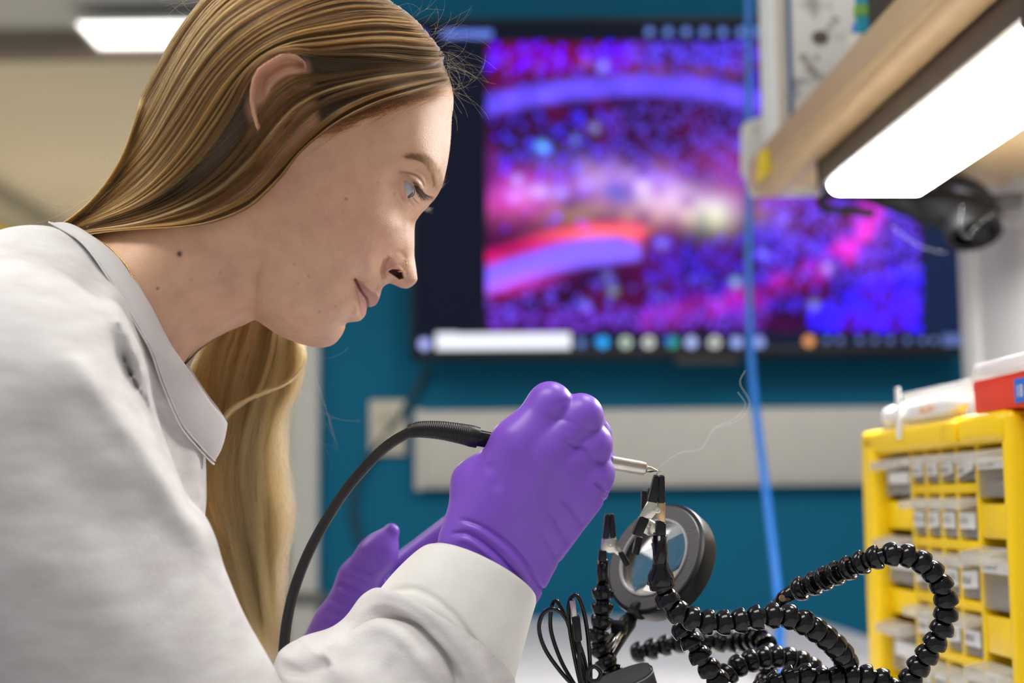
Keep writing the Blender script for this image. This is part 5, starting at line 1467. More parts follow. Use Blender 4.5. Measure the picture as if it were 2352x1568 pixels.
# collar: ribbed band round the neck, from inner edge to seam
inn = [(196, 534, 44), (250, 572, 58), (295, 620, 64), (345, 700, 66), (392, 790, 62), (438, 855, 54), (482, 920, 36), (508, 950, 20), (521, 969, 0)]
out = [(118, 516, 48), (190, 560, 66), (245, 630, 76), (298, 720, 80), (345, 800, 78), (375, 880, 70), (412, 965, 52), (455, 1020, 30), (491, 1056, 0)]
def both(pts):
    p = [loc(*q) for q in pts]; back = [q * np.array([1, 1, -1]) - np.array([0.26 * q[2], -0.10 * q[2], 0]) for q in p[:-1]][::-1]
    return catmull(np.array(p + back), 160)
ci, co = both(inn), both(out)
nr = 14
u_ = np.linspace(0, 1, nr)[:, None, None]
mid_n = np.zeros_like(ci); mid_n[:, 2] = np.sign(ci[:, 2] + 1e-6) * 1.0
ctr = (ci + co).mean(0) / 2
band = ci[None] * (1 - u_) + co[None] * u_
outward = band - np.array([band[..., 0].mean() - 40, band[..., 1].mean(), 0]); outward /= np.linalg.norm(outward, axis=2, keepdims=True)
outward[..., 0] *= 0.5; 
bulge = np.sin(np.pi * u_) * 3.0
top = band + outward * (bulge + 1.2); bot = band - outward * (1.8 * np.sin(np.pi * np.clip(u_ * 0.96 + 0.02, 0, 1)) ** 0.5 * 1.0)
loop = np.concatenate((top, bot[::-1][1:-1]))            # closed cross-section
mr, ml_ = loop.shape[0], loop.shape[1]
i, j = np.meshgrid(np.arange(mr), np.arange(ml_ - 1), indexing='ij')
F = np.stack((i * ml_ + j, i * ml_ + j + 1, ((i + 1) % mr) * ml_ + j + 1, ((i + 1) % mr) * ml_ + j), -1).reshape(-1, 4)
m, nt, b = new_mat('ribbed_collar')
N, Lk = nt.nodes, nt.links
b.inputs['Base Color'].default_value = (0.60, 0.58, 0.58, 1); b.inputs['Roughness'].default_value = 0.9; b.inputs['Specular IOR Level'].default_value = 0.15
tc = N.new('ShaderNodeTexCoord'); wv = N.new('ShaderNodeTexWave'); wv.inputs['Scale'].default_value = 330; wv.inputs['Distortion'].default_value = 0.6; wv.bands_direction = 'DIAGONAL'
Lk.new(tc.outputs['Object'], wv.inputs['Vector']); bp = N.new('ShaderNodeBump'); bp.inputs['Strength'].default_value = 0.15; bp.inputs['Distance'].default_value = 0.001
Lk.new(wv.outputs['Fac'], bp.inputs['Height']); Lk.new(bp.outputs[0], b.inputs['Normal'])
MAT['rib'] = m
np_mesh('collar', wor(loop.reshape(-1, 3)), F[:, ::-1], MAT['rib'], shirt)
for du in (0.97, 1.06):
    P = ci * (1 - du) + co * du + outward[-1] * 1.6
    tube('seam', wor(P), 0.0006, MAT['shirt'], shirt, 6)

# near sleeve from elbow to cuff: rings set by their two outlines and by how far the near side leads along the arm
def ring_tube(stations, n=72, m_=70, flat=1.0):
    """stations: (x1,y1,x2,y2,h,lead) two outline points, side distance of the ring's centre, lead (mm) of its near side"""
    S = catmull(np.array(stations, float), m_)
    A = loc(S[:, 0], S[:, 1], S[:, 4]); B = loc(S[:, 2], S[:, 3], S[:, 4])
    Cc, R1_ = (A + B) / 2, (A - B) / 2; rad = np.linalg.norm(R1_, axis=1)
    th = np.linspace(0, 2 * np.pi, n, endpoint=False)
    zz = np.zeros_like(Cc); zz[:, 2] = rad * flat
    ax_ = np.stack((-R1_[:, 1], R1_[:, 0], np.zeros(len(R1_))), 1) / rad[:, None]      # along the arm, towards the hand
    V = Cc[:, None] + np.cos(th)[None, :, None] * R1_[:, None] + np.sin(th)[None, :, None] * (zz + ax_ * S[:, 5:6])[:, None]
    nrm = (V - Cc[:, None]) - (np.sin(th)[None, :, None] * (ax_ * S[:, 5:6])[:, None]); nrm /= np.linalg.norm(nrm, axis=2, keepdims=True)
    return V, nrm, Cc
def grid_faces(mr, mc, closed=True):
    i, j = np.meshgrid(np.arange(mr - 1), np.arange(mc), indexing='ij')
    return np.stack((i * mc + j, i * mc + (j + 1) % mc, (i + 1) * mc + (j + 1) % mc, (i + 1) * mc + j), -1).reshape(-1, 4)
def press(V, nrm, pts, depth, w, hmin):
    px, py = hpx(V.reshape(-1, 3)); c = catmull(pts, 40); d, p = seg_dist(c, px, py)
    k = np.exp(-(d / w) ** 2) * np.clip(np.minimum(p, 1 - p) * 6, 0, 1) ** 0.7
    k = k.reshape(V.shape[:2]) * np.clip((V[..., 2] - hmin) / 10, 0, 1)
    return V - nrm * (depth * k)[..., None]
HS = 95.0
ST_ = [(350, 1960, 800, 2330, 150, 16), (470, 1760, 890, 2080, 140, 18), (585, 1610, 980, 1900, 128, 20), (658, 1512, 1040, 1790, 116, 22), (735, 1465, 1086, 1716, 108, 22), (800, 1424, 1124, 1652, 103, 22), (856, 1370, 1158, 1598, 99, 21), (870, 1356, 1168, 1580, 98, 20)]
V, nrm, Cs = ring_tube(ST_, 150, 190, 0.92)
V = press(V, nrm, [(700, 1480), (760, 1425), (850, 1378), (930, 1374), (1000, 1412), (1060, 1476), (1100, 1550), (1115, 1630)], -4.5, 24, HS - 20)
V = press(V, nrm, [(735, 1502), (791, 1454), (845, 1416), (881, 1406), (937, 1428), (979, 1467), (1021, 1512), (1052, 1568), (1062, 1640)], 12.0, 10.5, HS - 20)
V = press(V, nrm, [(770, 1500), (850, 1446), (910, 1450), (965, 1500), (1010, 1580)], -5.0, 24, HS - 20)
V = press(V, nrm, [(640, 1560), (680, 1500), (735, 1486), (780, 1520), (790, 1590)], -6.0, 30, HS - 20)
V = press(V, nrm, [(640, 1532), (690, 1540), (730, 1530), (752, 1512)], 5.0, 14, HS - 20)
V = press(V, nrm, [(880, 1520), (930, 1560), (960, 1620)], 3.0, 30, HS - 20)
hem = Cs[-1] + (V[-1] - Cs[-1]) * 0.90
V = np.concatenate((V, hem[None]))
sl = np_mesh('sleeve', wor(V.reshape(-1, 3)), grid_faces(*V.shape[:2]), MAT['shirt'], shirt)
# turned fleece cuff
CU = [(852, 1386, 1150, 1622, 99, 20), (872, 1357, 1166, 1578, 98, 19), (906, 1314, 1192, 1496, 96, 17), (945, 1275, 1213, 1426, 94, 15), (974, 1253, 1223, 1394, 93, 14), (993, 1249, 1223, 1383, 93, 14)]
V, nrm, Cc = ring_tube(CU, 150, 50, 0.80)
V = press(V, nrm, [(840, 1396), (870, 1366), (950, 1352), (1025, 1396), (1085, 1470), (1120, 1560)], 1.6, 6, HS - 20)
innr = Cc[-14:, None] + (V[-14:] - Cc[-14:, None]) * 0.90
V2 = np.concatenate((V, innr[::-1]))
np_mesh('cuff', wor(V2.reshape(-1, 3)), grid_faces(*V2.shape[:2]), MAT['fleece'], shirt)
# far sleeve, mostly hidden behind the near one
V, nrm, _ = ring_tube([(430, 1750, 640, 1900, -120, 0), (560, 1600, 800, 1700, -100, 0), (655, 1500, 830, 1545, -80, 0), (690, 1475, 812, 1500, -72, 0)], 48, 40, 0.95)
np_mesh('sleeve', wor(V.reshape(-1, 3)), grid_faces(*V.shape[:2]), MAT['shirt'], shirt)

# ------------------------------------------------------------------ gloves
m, nt, b = new_mat('purple_nitrile')
N, Lk = nt.nodes, nt.links
b.inputs['Base Color'].default_value = (0.205, 0.080, 0.56, 1); b.inputs['Roughness'].default_value = 0.40; b.inputs['Specular IOR Level'].default_value = 0.45
b.inputs['Subsurface Weight'].default_value = 0.08; b.inputs['Subsurface Radius'].default_value = (0.6, 0.2, 1.0); b.inputs['Subsurface Scale'].default_value = 0.003
tc = N.new('ShaderNodeTexCoord'); nz = N.new('ShaderNodeTexNoise'); nz.inputs['Scale'].default_value = 120; nz.inputs['Detail'].default_value = 6
Lk.new(tc.outputs['Object'], nz.inputs['Vector']); bp = N.new('ShaderNodeBump'); bp.inputs['Strength'].default_value = 0.10; bp.inputs['Distance'].default_value = 0.0012
Lk.new(nz.outputs['Fac'], bp.inputs['Height']); Lk.new(bp.outputs[0], b.inputs['Normal'])
MAT['glove'] = m
HH = 92.0                                            # side distance of the near hand
FG = Field((loc(985, 900, HH)[0] - 4, loc(1200, 845, HH)[1], HH - 72), (loc(1440, 900, HH)[0] + 4, loc(1200, 1470, HH)[1], HH + 40), 0.85)
def hp(x, y, dh=0.0): return loc(x, y, HH + dh)
# wrist and the back of the hand
sq = (np.array([0, 0, 1.0]), 1.25)
FG.add(FG.cone(hp(1088, 1262, -2), hp(1196, 1036, 4), 20.5, 17.5, sq), 10)
FG.add(FG.cone(hp(1128, 1312, -2), hp(1240, 1060, 4), 23, 21, sq), 10)
FG.add(FG.cone(hp(1165, 1316, -4), hp(1312, 1128, 0), 21.5, 20, sq), 12)
FG.add(FG.cone(hp(1075, 1400, -8), hp(1128, 1300, -3), 25.5, 23.5, (np.array([0, 0, 1.0]), 1.1)), 12)
FG.add(FG.cone(hp(1105, 1430, -8), hp(1165, 1310, -4), 22, 21, (np.array([0, 0, 1.0]), 1.1)), 12)
# fingers: knuckle to middle joint, then curled round the handle, tips back towards the palm
FING = [((1196, 1010, 4), (1263, 928, 0), (1318, 968, -31), (1262, 1030, -38), 13.0, 12.3, 10.8, 9.5),
        ((1256, 1030, 6), (1334, 955, 2), (1362, 1000, -30), (1296, 1052, -37), 13.0, 12.3, 10.8, 9.5),
        ((1290, 1076, 5), (1357, 1020, 2), (1374, 1062, -27), (1310, 1092, -33), 12.6, 11.9, 10.4, 9.2),
        ((1312, 1134, 2), (1363, 1086, 1), (1362, 1122, -24), (1312, 1130, -28), 12.4, 11.6, 9.4, 8.4)]
fing = None
for a_, b_, c_, d_, r1, r2_, r3, r4 in FING:
    one = FG.cone(hp(*a_), hp(*b_), r1, r2_)
    one = smin(one, FG.cone(hp(*b_), hp(*c_), r2_, r3), 5)
    one = smin(one, FG.cone(hp(*c_), hp(*d_), r3, r4), 4)
    fing = one if fing is None else smin(fing, one, 2.0)
FG.add(fing, 9)
# thumb: ball at the wrist, then across under the fingers
FG.add(FG.cone(hp(1082, 1225, -10), hp(1092, 1112, -12), 16, 13.2), 12)
FG.add(smin(FG.cone(hp(1092, 1112, -12), hp(1160, 1075, -42), 13.2, 11.5), FG.cone(hp(1160, 1075, -42), hp(1246, 1056, -52), 11.5, 9.5), 5), 8)
FG.add(FG.cone(hp(1128, 1098, -12), hp(1184, 1032, -6), 11.5, 13), 14)
# glove wrinkles
for pts, dp, w in (([(1050, 1192), (1085, 1199), (1123, 1218), (1186, 1268), (1241, 1345), (1258, 1374)], 2.1, 4.5), ([(1050, 1205), (1085, 1213), (1120, 1232), (1180, 1283), (1230, 1352)], -1.1, 6),
                   ([(1032, 1228), (1055, 1224), (1081, 1229), (1131, 1265), (1186, 1324), (1212, 1362)], 2.0, 4.5), ([(1040, 1240), (1075, 1242), (1125, 1278), (1180, 1338)], -0.9, 6), ([(1258, 1172), (1285, 1212), (1312, 1255)], 1.4, 5), ([(1287, 1143), (1312, 1170), (1340, 1208)], 1.7, 5),
                   ([(1285, 1010), (1325, 1027), (1366, 1056), (1390, 1064)], 1.3, 5), ([(1296, 1000), (1330, 1012), (1368, 1040)], -0.5, 8), ([(1240, 958), (1290, 962), (1346, 984), (1372, 988)], 0.5, 6), ([(1256, 936), (1285, 926), (1308, 917)], 0.4, 6),
                   ([(1362, 1106), (1378, 1119), (1400, 1138)], 2.2, 4), ([(1372, 1142), (1384, 1147), (1394, 1152)], 1.2, 4), ([(1372, 1100), (1384, 1098), (1398, 1100)], -0.6, 6),
                   ([(1100, 1290), (1150, 1330), (1190, 1372)], 1.2, 6), ([(1240, 1215), (1270, 1265), (1285, 1300)], 1.0, 6), ([(1120, 1060), (1140, 1090), (1142, 1130)], 1.5, 14), ([(1225, 1000), (1215, 1060), (1195, 1120)], 0.8, 16), ([(1290, 1075), (1265, 1120), (1240, 1160)], 0.8, 16)):
    FG.crease(pts, dp, w, HH - 34, band=4)
V, F = FG.mesh(2)
gl = np_mesh('glove', wor(V), F, MAT['glove'], person)
gl['label'] = 'glove on the hand gripping the soldering iron'

# far (left) hand: thumb up, palm reaching behind the near hand
HF = -62.0
FF = Field((loc(670, 900, HF)[0] - 4, loc(1200, 1120, HF)[1], HF - 45), (loc(1260, 900, HF)[0] + 4, loc(1200, 1560, HF)[1], HF + 40), 1.15)
def fp(x, y, dh=0.0): return loc(x, y, HF + dh)
FF.add(FF.cone(fp(735, 1530, 0), fp(775, 1440, 0), 22, 16.5), 8)
FF.add(FF.cone(fp(775, 1440, 4), fp(826, 1330, 12), 15.5, 14.2), 10)
FF.add(FF.cone(fp(826, 1330, 12), fp(868, 1272, 16), 14.0, 12.2), 6)
FF.add(FF.cone(fp(868, 1272, 16), fp(899, 1220, 16), 12.0, 5.6), 9)
FF.add(FF.cone(fp(810, 1450, -8), fp(960, 1330, -10), 19, 20), 12)
FF.add(FF.cone(fp(840, 1470, -8), fp(1020, 1370, -12), 18, 18), 12)
for a_, b_, c_, r1, r2_ in (((940, 1300, -8), (1060, 1206, -10), (1140, 1200, -8), 13, 11), ((975, 1330, -14), (1110, 1235, -18), (1180, 1230, -14), 13, 11), ((1000, 1365, -18), (1125, 1280, -24), (1185, 1285, -18), 12, 10), ((1015, 1395, -20), (1110, 1335, -26), (1165, 1345, -22), 11, 9.5)):
    FF.add(smin(FF.cone(fp(*a_), fp(*b_), r1, r1 - 0.8), FF.cone(fp(*b_), fp(*c_), r1 - 0.8, r2_), 3), 6)
for pts, dp, w in (([(838, 1262), (862, 1285), (880, 1300)], 1.71, 6), ([(800, 1300), (830, 1312), (856, 1320)], 1.90, 5), ([(782, 1322), (815, 1330), (850, 1352)], 1.71, 5), ([(775, 1340), (800, 1352), (835, 1362)], 2.47, 6), ([(765, 1352), (800, 1370), (842, 1372)], -1.52, 6),
                   ([(752, 1372), (790, 1388), (825, 1388)], 1.90, 6), ([(745, 1400), (780, 1412), (810, 1410)], 1.52, 6), ([(884, 1222), (888, 1246), (878, 1266)], -0.5, 8), ([(735, 1430), (765, 1444), (800, 1440)], 1.14, 6)):
    FF.crease(pts, dp, w, HF - 22, band=4)
V, F = FF.mesh(3)
gl2 = np_mesh('glove', wor(V), F, MAT['glove'], person)
gl2['label'] = 'glove on the far hand with raised thumb'

# thin necklace at the back of the neck
P = [surf(np.array([x]), np.array([y]), 1.0)[0] for x, y in ((186, 527), (205, 538), (226, 548), (252, 568), (274, 590), (292, 612), (312, 650))]
P = catmull(np.array(P), 90); P = wor(P)
V, f = merge([lathe_arrays([(-0.0005, 0.0001), (-0.0003, 0.0004), (0.0003, 0.0004), (0.0005, 0.0001)], p, (0.3, 0.5, 1), 6) for p in P[::1]])
np_mesh('necklace', V, f, MAT['gold'], person)
# ------------------------------------------------------------------ soldering iron in the near hand
dI0, dI1 = 0.845, 0.868                           # handle end, tip (distance from the lens)
def ip(px, py):                                    # on the iron's axis plane
    return K(px, py, dI0 + (dI1 - dI0) * (px - 945) / (1522 - 945))
iron = empty('soldering_iron', ip(1290, 1042), 'soldering iron with black handle and steel barrel held in the purple glove', 'soldering iron')
ax = ip(1505, 1080) - ip(1100, 1006); AXL = np.linalg.norm(ax); ax /= AXL
s_px = 0.856 / LENS_PX
o0 = ip(1100, 1006)
lathe('handle', [(-0.006, 0.0001), (-0.006, 0.0046), (0, 0.005), (0.012, 0.0048), (0.02, 0.0055), (0.045, 0.0062), (0.062, 0.006), (0.066, 0.0045), (0.066, 0.0001)], o0, ax, MAT['blackgloss'], iron, 28)
tb0 = 0.072
lathe('barrel', [(0.06, 0.0001), (0.06, 0.0044), (0.1005, 0.0044), (0.1035, 0.0040), (0.1048, 0.0024), (0.1048, 0.0001)], o0, ax, MAT['steel'], iron, 28)
tl0 = AXL
lathe('tip', [(0.1046, 0.0022), (0.107, 0.0021), (tl0 - 0.0005, 0.0010), (tl0 + 0.0035, 0.00025), (tl0 + 0.0042, 0.0001)], o0, ax, MAT['nickel'], iron, 16)
# ribbed strain relief and the cord
P = catmull([ip(938, 991), ip(965, 986), ip(1010, 988), ip(1060, 996), ip(1098, 1005)], 300)
rad = np.interp(np.linspace(0, 1, 300), [0, 0.08, 0.6, 0.9, 1.0], [15, 17, 22, 25, 24]) * s_px
rad = rad + 0.00007 * np.sin(np.linspace(0, 250, 300)) * (np.linspace(0, 1, 300) < 0.85)
tube('strain_relief', P, rad, MAT['rubber'], iron, 24)
cp = [(950, 988, 0.845), (905, 1012, 0.85), (860, 1050, 0.86), (800, 1118, 0.865), (752, 1190, 0.87), (712, 1262, 0.87), (682, 1335, 0.87), (664, 1400, 0.865), (654, 1465, 0.86), (651, 1530, 0.855), (660, 1620, 0.84), (690, 1720, 0.84), (760, 1830, 0.84)]
P = catmull([K(*c) for c in cp], 140)
P[:, 2] = np.maximum(P[:, 2], BZ + 0.004)
tube('cord', P, 0.0033, MAT['rubber'], iron, 14)

# ------------------------------------------------------------------ helping-hand tool
base_c = np.array([0.155, 0.94, BZ])
hhd = empty('helping_hands', base_c, 'black helping-hand tool of beaded flexible arms with clips and a round magnifier', 'helping hand tool')
lathe('base', [(0, 0.0001), (0, 0.062), (0.004, 0.065), (0.014, 0.064), (0.018, 0.058), (0.018, 0.0001)], base_c, (0, 0, 1), MAT['black'], hhd, 48)
# one bead: ball at the back, cup with a lip in front
bead_prof = [(-0.0064, 0.0001), (-0.0063, 0.0018), (-0.0059, 0.0034), (-0.0051, 0.0049), (-0.0039, 0.0062), (-0.0024, 0.0071), (-0.0007, 0.0076), (0.0010, 0.0078), (0.0022, 0.0078), (0.0026, 0.0075), (0.0024, 0.0069), (0.0014, 0.0062), (0.0012, 0.0048), (0.0030, 0.0046), (0.0056, 0.0044), (0.0058, 0.0001)]
V, f = lathe_arrays(bead_prof, (0, 0, 0), (0, 0, 1), 28)
_tmp = np_mesh('bead', V, f, MAT['blackgloss'], auto=40)
BEAD = _tmp.data; bpy.data.objects.remove(_tmp)
def arm(pts, label=None, scale=1.0, pitch=0.0098, flip=False, closed_end=None):
    P = catmull([K(*p) for p in pts], 400)
    s = np.concatenate(([0], np.cumsum(np.linalg.norm(np.diff(P, axis=0), axis=1))))
    n = int(s[-1] / (pitch * scale))
    q = (np.arange(n) + 0.5) * pitch * scale
    C = np.stack([np.interp(q, s, P[:, k]) for k in range(3)], 1)
    T = np.stack([np.interp(q + 0.002, s, P[:, k]) - np.interp(q - 0.002, s, P[:, k]) for k in range(3)], 1)
    if flip: T = -T
    core = tube('flexible_arm', resample(P, 60), 0.0030 * scale, MAT['rubber'], hhd, 8)
    po = wloc(core)
    for c, t in zip(C, T):
        o = bpy.data.objects.new('bead', BEAD)
        rot = Vector(t).to_track_quat('Z', 'Y').to_matrix().to_4x4()
        mm = Matrix.Translation(Vector(c) - po) @ rot @ Matrix.Scale(scale, 4)
        o.matrix_local = mm
        link(o, core)
    return core
# to the base
def down(px, py, d): return (px, py, d)
# front arm carrying the clip with the work
arm([(1516, 1322, 0.866), (1528, 1368, 0.866), (1552, 1402, 0.866), (1595, 1422, 0.866), (1650, 1430, 0.866), (1710, 1424, 0.866), (1765, 1414, 0.866), (1820, 1418, 0.868), (1868, 1442, 0.872), (1910, 1475, 0.88), (1938, 1508, 0.89), (1945, 1545, 0.90), (1920, 1600, 0.91), (1860, 1690, 0.92), (1800, 1800, 0.93), (1770, 1890, 0.935)], scale=1.02)
# large loop at the right
arm([(1822, 1358, 0.90), (1862, 1343, 0.895), (1902, 1325, 0.885), (1945, 1306, 0.875), (1990, 1288, 0.868), (2032, 1275, 0.864), (2075, 1274, 0.864), (2115, 1290, 0.864), (2146, 1318, 0.866), (2166, 1352, 0.866), (2174, 1392, 0.868), (2168, 1432, 0.87), (2150, 1472, 0.872), (2125, 1510, 0.876), (2098, 1548, 0.88), (2070, 1600, 0.885), (2010, 1690, 0.90), (1920, 1800, 0.92), (1840, 1880, 0.93)], scale=0.98)
# arm falling from under the front one
arm([(1555, 1432, 0.886), (1582, 1462, 0.884), (1604, 1500, 0.882), (1632, 1540, 0.882), (1660, 1580, 0.885), (1690, 1650, 0.89), (1720, 1760, 0.91), (1740, 1880, 0.93)], scale=0.98)
# far arm, left to right
arm([(1452, 1502, 1.03), (1500, 1490, 1.03), (1550, 1478, 1.03), (1600, 1472, 1.03), (1650, 1474, 1.03), (1700, 1474, 1.02), (1742, 1468, 1.00), (1764, 1490, 0.985), (1762, 1530, 0.975), (1758, 1600, 0.97), (1750, 1780, 0.965)], scale=1.02)
# low coil behind the front arm
arm([(1660, 1560, 0.92), (1690, 1532, 0.925), (1730, 1516, 0.93), (1775, 1508, 0.935), (1822, 1514, 0.94), (1862, 1532, 0.945), (1890, 1566, 0.95), (1880, 1640, 0.95), (1830, 1780, 0.95)], scale=0.98)
# short curve at the bottom
arm([(1700, 1650, 0.895), (1745, 1588, 0.892), (1800, 1560, 0.89), (1850, 1550, 0.889), (1900, 1560, 0.889), (1955, 1552, 0.889), (2010, 1556, 0.889), (2050, 1580, 0.889), (2070, 1650, 0.895), (2000, 1780, 0.91)], scale=0.98)
# arm at the left that carries the second clip
arm([(1385, 1345, 0.93), (1384, 1385, 0.93), (1382, 1425, 0.93), (1372, 1468, 0.93), (1388, 1510, 0.93), (1410, 1550, 0.93), (1470, 1640, 0.94), (1600, 1780, 0.945)], scale=0.95, flip=True)

def clip(d, tips, bodies, grips, post, rivet, thick=0.007, name='alligator_clip'):
    """alligator clip: two sheathed jaws, plated halves, sheathed grips, collar tube"""
    c = tube(name, np.array([K(*post[0], d + thick / 2), K(*post[1], d + thick / 2)]), post[2] * d / LENS_PX, MAT['blackgloss'], hhd, 20)
    for t in tips: plate('jaw', t, d, thick, MAT['black'], c, bevel=0.0008)
    for k, (bd, mt) in enumerate(bodies): plate('plated_half', bd, d - 0.0003 + 0.0006 * k, thick, MAT[mt], c, bevel=0.0006)
    for g in grips: plate('grip', g, d - 0.0008, thick + 0.0016, MAT['black'], c, bevel=0.0008)
    if rivet:
        r0 = K(rivet[0], rivet[1], d - 0.0004)
        lathe('rivet', [(0, 0.0020), (0.0008, 0.0019), (0.0009, 0.0011), (0.0002, 0.0009), (0.0002, 0.0001)], r0, -F_, MAT['nickel'], c, 18)
    return c
# front clip with the work
c1 = clip(0.862, [[(1503, 1092), (1513, 1091), (1515, 1130), (1510, 1156), (1488, 1151)], [(1515, 1093), (1527, 1092), (1529, 1155), (1513, 1156), (1511, 1142)]],
          [([(1490, 1151), (1512, 1155), (1507, 1180), (1496, 1192), (1484, 1187), (1470, 1188)], 'nickel'), ([(1513, 1154), (1529, 1155), (1528, 1202), (1515, 1196), (1506, 1185), (1508, 1168)], 'brass')],
          [[(1470, 1186), (1492, 1194), (1474, 1234), (1452, 1227)], [(1508, 1198), (1530, 1201), (1530, 1231), (1507, 1231)]],
          ((1516, 1228), (1517, 1305), 17.5), (1510, 1171))
V, f = lathe_arrays([(-0.001, 0.0047), (0.002, 0.0055), (0.006, 0.0078), (0.012, 0.0085), (0.0125, 0.0078), (0.006, 0.0001)], K(1517, 1296, 0.866), K(1518, 1340, 0.866) - K(1517, 1296, 0.866), 26)
np_mesh('socket', V, f, MAT['blackgloss'], c1)
# second clip, at the left
c2 = clip(0.926, [[(1390, 1182), (1400, 1180), (1401, 1215), (1398, 1236), (1384, 1237)], [(1402, 1180), (1411, 1181), (1416, 1233), (1403, 1236), (1400, 1214)]],
          [([(1384, 1237), (1416, 1235), (1424, 1268), (1400, 1270), (1381, 1264)], 'nickel'), ([(1400, 1238), (1415, 1236), (1430, 1270), (1420, 1276), (1402, 1262)], 'nickel')],
          [[(1419, 1270), (1432, 1266), (1449, 1296), (1436, 1304)], [(1376, 1264), (1394, 1264), (1394, 1290), (1374, 1290)]],
          ((1384, 1284), (1385, 1342), 13.5), (1402, 1252))
# third clip, half hidden behind the front one
c3 = clip(0.905, [[(1474, 1127), (1486, 1127), (1487, 1165), (1484, 1196), (1473, 1196)], [(1489, 1122), (1494, 1121), (1496, 1160), (1492, 1190), (1486, 1180)]],
          [([(1474, 1196), (1492, 1192), (1508, 1202), (1508, 1226), (1490, 1230), (1474, 1222)], 'nickel')],
          [[(1462, 1232), (1478, 1236), (1468, 1276), (1453, 1273)], [(1500, 1222), (1512, 1222), (1512, 1250), (1500, 1250)]],
          ((1508, 1245), (1528, 1345), 13), (1493, 1205))
# the bit of wire being soldered
tag(tube('wire_end', catmull([K(1511, 1097, 0.8655), K(1509, 1088, 0.8655), K(1513, 1080, 0.8655), K(1511, 1076, 0.8655)], 16), 0.0005, MAT['nickel'], n=8), 'tiny bright wire end clamped upright in the front clip under the iron tip', 'wire')

# round magnifier with grey face ring
mc = K(1504, 1281, 0.955)
mn = -0.66 * R_ + 0.50 * U_ - 0.57 * F_; mn /= np.linalg.norm(mn)
RO = 139 * 0.955 / LENS_PX
mg = lathe('magnifier', [(0.0005, RO * 0.70), (0.0006, RO * 0.93), (-0.0006, RO * 0.985), (-0.003, RO), (-0.0135, RO * 0.985), (-0.0145, RO * 0.95), (-0.0145, RO * 0.70), (-0.013, RO * 0.66), (-0.001, RO * 0.66), (0.0005, RO * 0.70)], mc, mn, MAT['black'], hhd, 72)
lathe('face_ring', [(0.0004, RO * 0.69), (0.0016, RO * 0.70), (0.0016, RO * 0.915), (0.0004, RO * 0.93)], mc, mn, MAT['greyplastic'], mg, 72)
lathe('inner_rim', [(0.0005, RO * 0.655), (0.0026, RO * 0.66), (0.0026, RO * 0.69), (0.001, RO * 0.70)], mc, mn, mat('pale_rim', (0.30, 0.30, 0.31), 0.3), mg, 72)
gm, nt, b = new_mat('lens_glass')
b.inputs['Transmission Weight'].default_value = 1.0; b.inputs['Roughness'].default_value = 0.0; b.inputs['IOR'].default_value = 1.48; b.inputs['Base Color'].default_value = (0.97, 0.99, 0.99, 1); b.inputs['Coat Weight'].default_value = 0.6; b.inputs['Coat Roughness'].default_value = 0.02
nr_ = 12; rr_l = np.linspace(0.0001, RO * 0.665, nr_)
sag = lambda r: 0.0016 * (1 - (r / (RO * 0.665)) ** 2)
prof = [(-0.005 + 0.001 + sag(r), r) for r in rr_l] + [(-0.005 - 0.001 - sag(r), r) for r in rr_l[::-1]]
lathe('lens', prof, mc, mn, gm, mg, 56)
# hinge and stem
tube('stem', catmull([K(1462, 1398, 0.955), K(1440, 1432, 0.95), (K(1412, 1475, 0.945)), K(1388, 1516, 0.94)], 24), np.interp(np.linspace(0, 1, 24), [0, 0.2, 0.3, 1], [0.0045, 0.0045, 0.006, 0.0055]), MAT['black'], mg, 14)
tube('stem_sleeve', np.array([K(1428, 1450, 0.937), K(1398, 1500, 0.933)]), 0.0022, MAT['nickel'], mg, 12)
lathe('hinge_knob', [(-0.006, 0.0001), (-0.006, 0.006), (0.004, 0.006), (0.005, 0.0045), (0.005, 0.0001)], K(1468, 1400, 0.945), R_ * 0.4 - F_, MAT['black'], mg, 20)
lathe('hinge_knob', [(-0.005, 0.0001), (-0.005, 0.0045), (0.004, 0.0045), (0.005, 0.003), (0.005, 0.0001)], K(1424, 1440, 0.94), R_ * 0.8 - F_ * 0.3, MAT['black'], mg, 16)
P = catmull([K(x, y, 0.94) for x, y in ((1418, 1430), (1432, 1446), (1432, 1464), (1416, 1472))], 20)
tube('hinge_loop', P, 0.0016, MAT['black'], mg, 8)
# end fitting of the loop arm
c4 = tube('end_fitting', np.array([K(1826, 1357, 0.902), K(1800, 1372, 0.908), K(1782, 1398, 0.912)]), np.array([0.0050, 0.0046, 0.0042]), MAT['blackgloss'], hhd, 18)
lathe('screw', [(0, 0.0001), (0, 0.0022), (0.0015, 0.002), (0.0016, 0.0001)], K(1797, 1373, 0.9035), -F_, MAT['brass'], c4, 12)
plate('grip', [(1772, 1382), (1792, 1388), (1790, 1424), (1772, 1424)], 0.915, 0.006, MAT['black'], c4, bevel=0.0008)

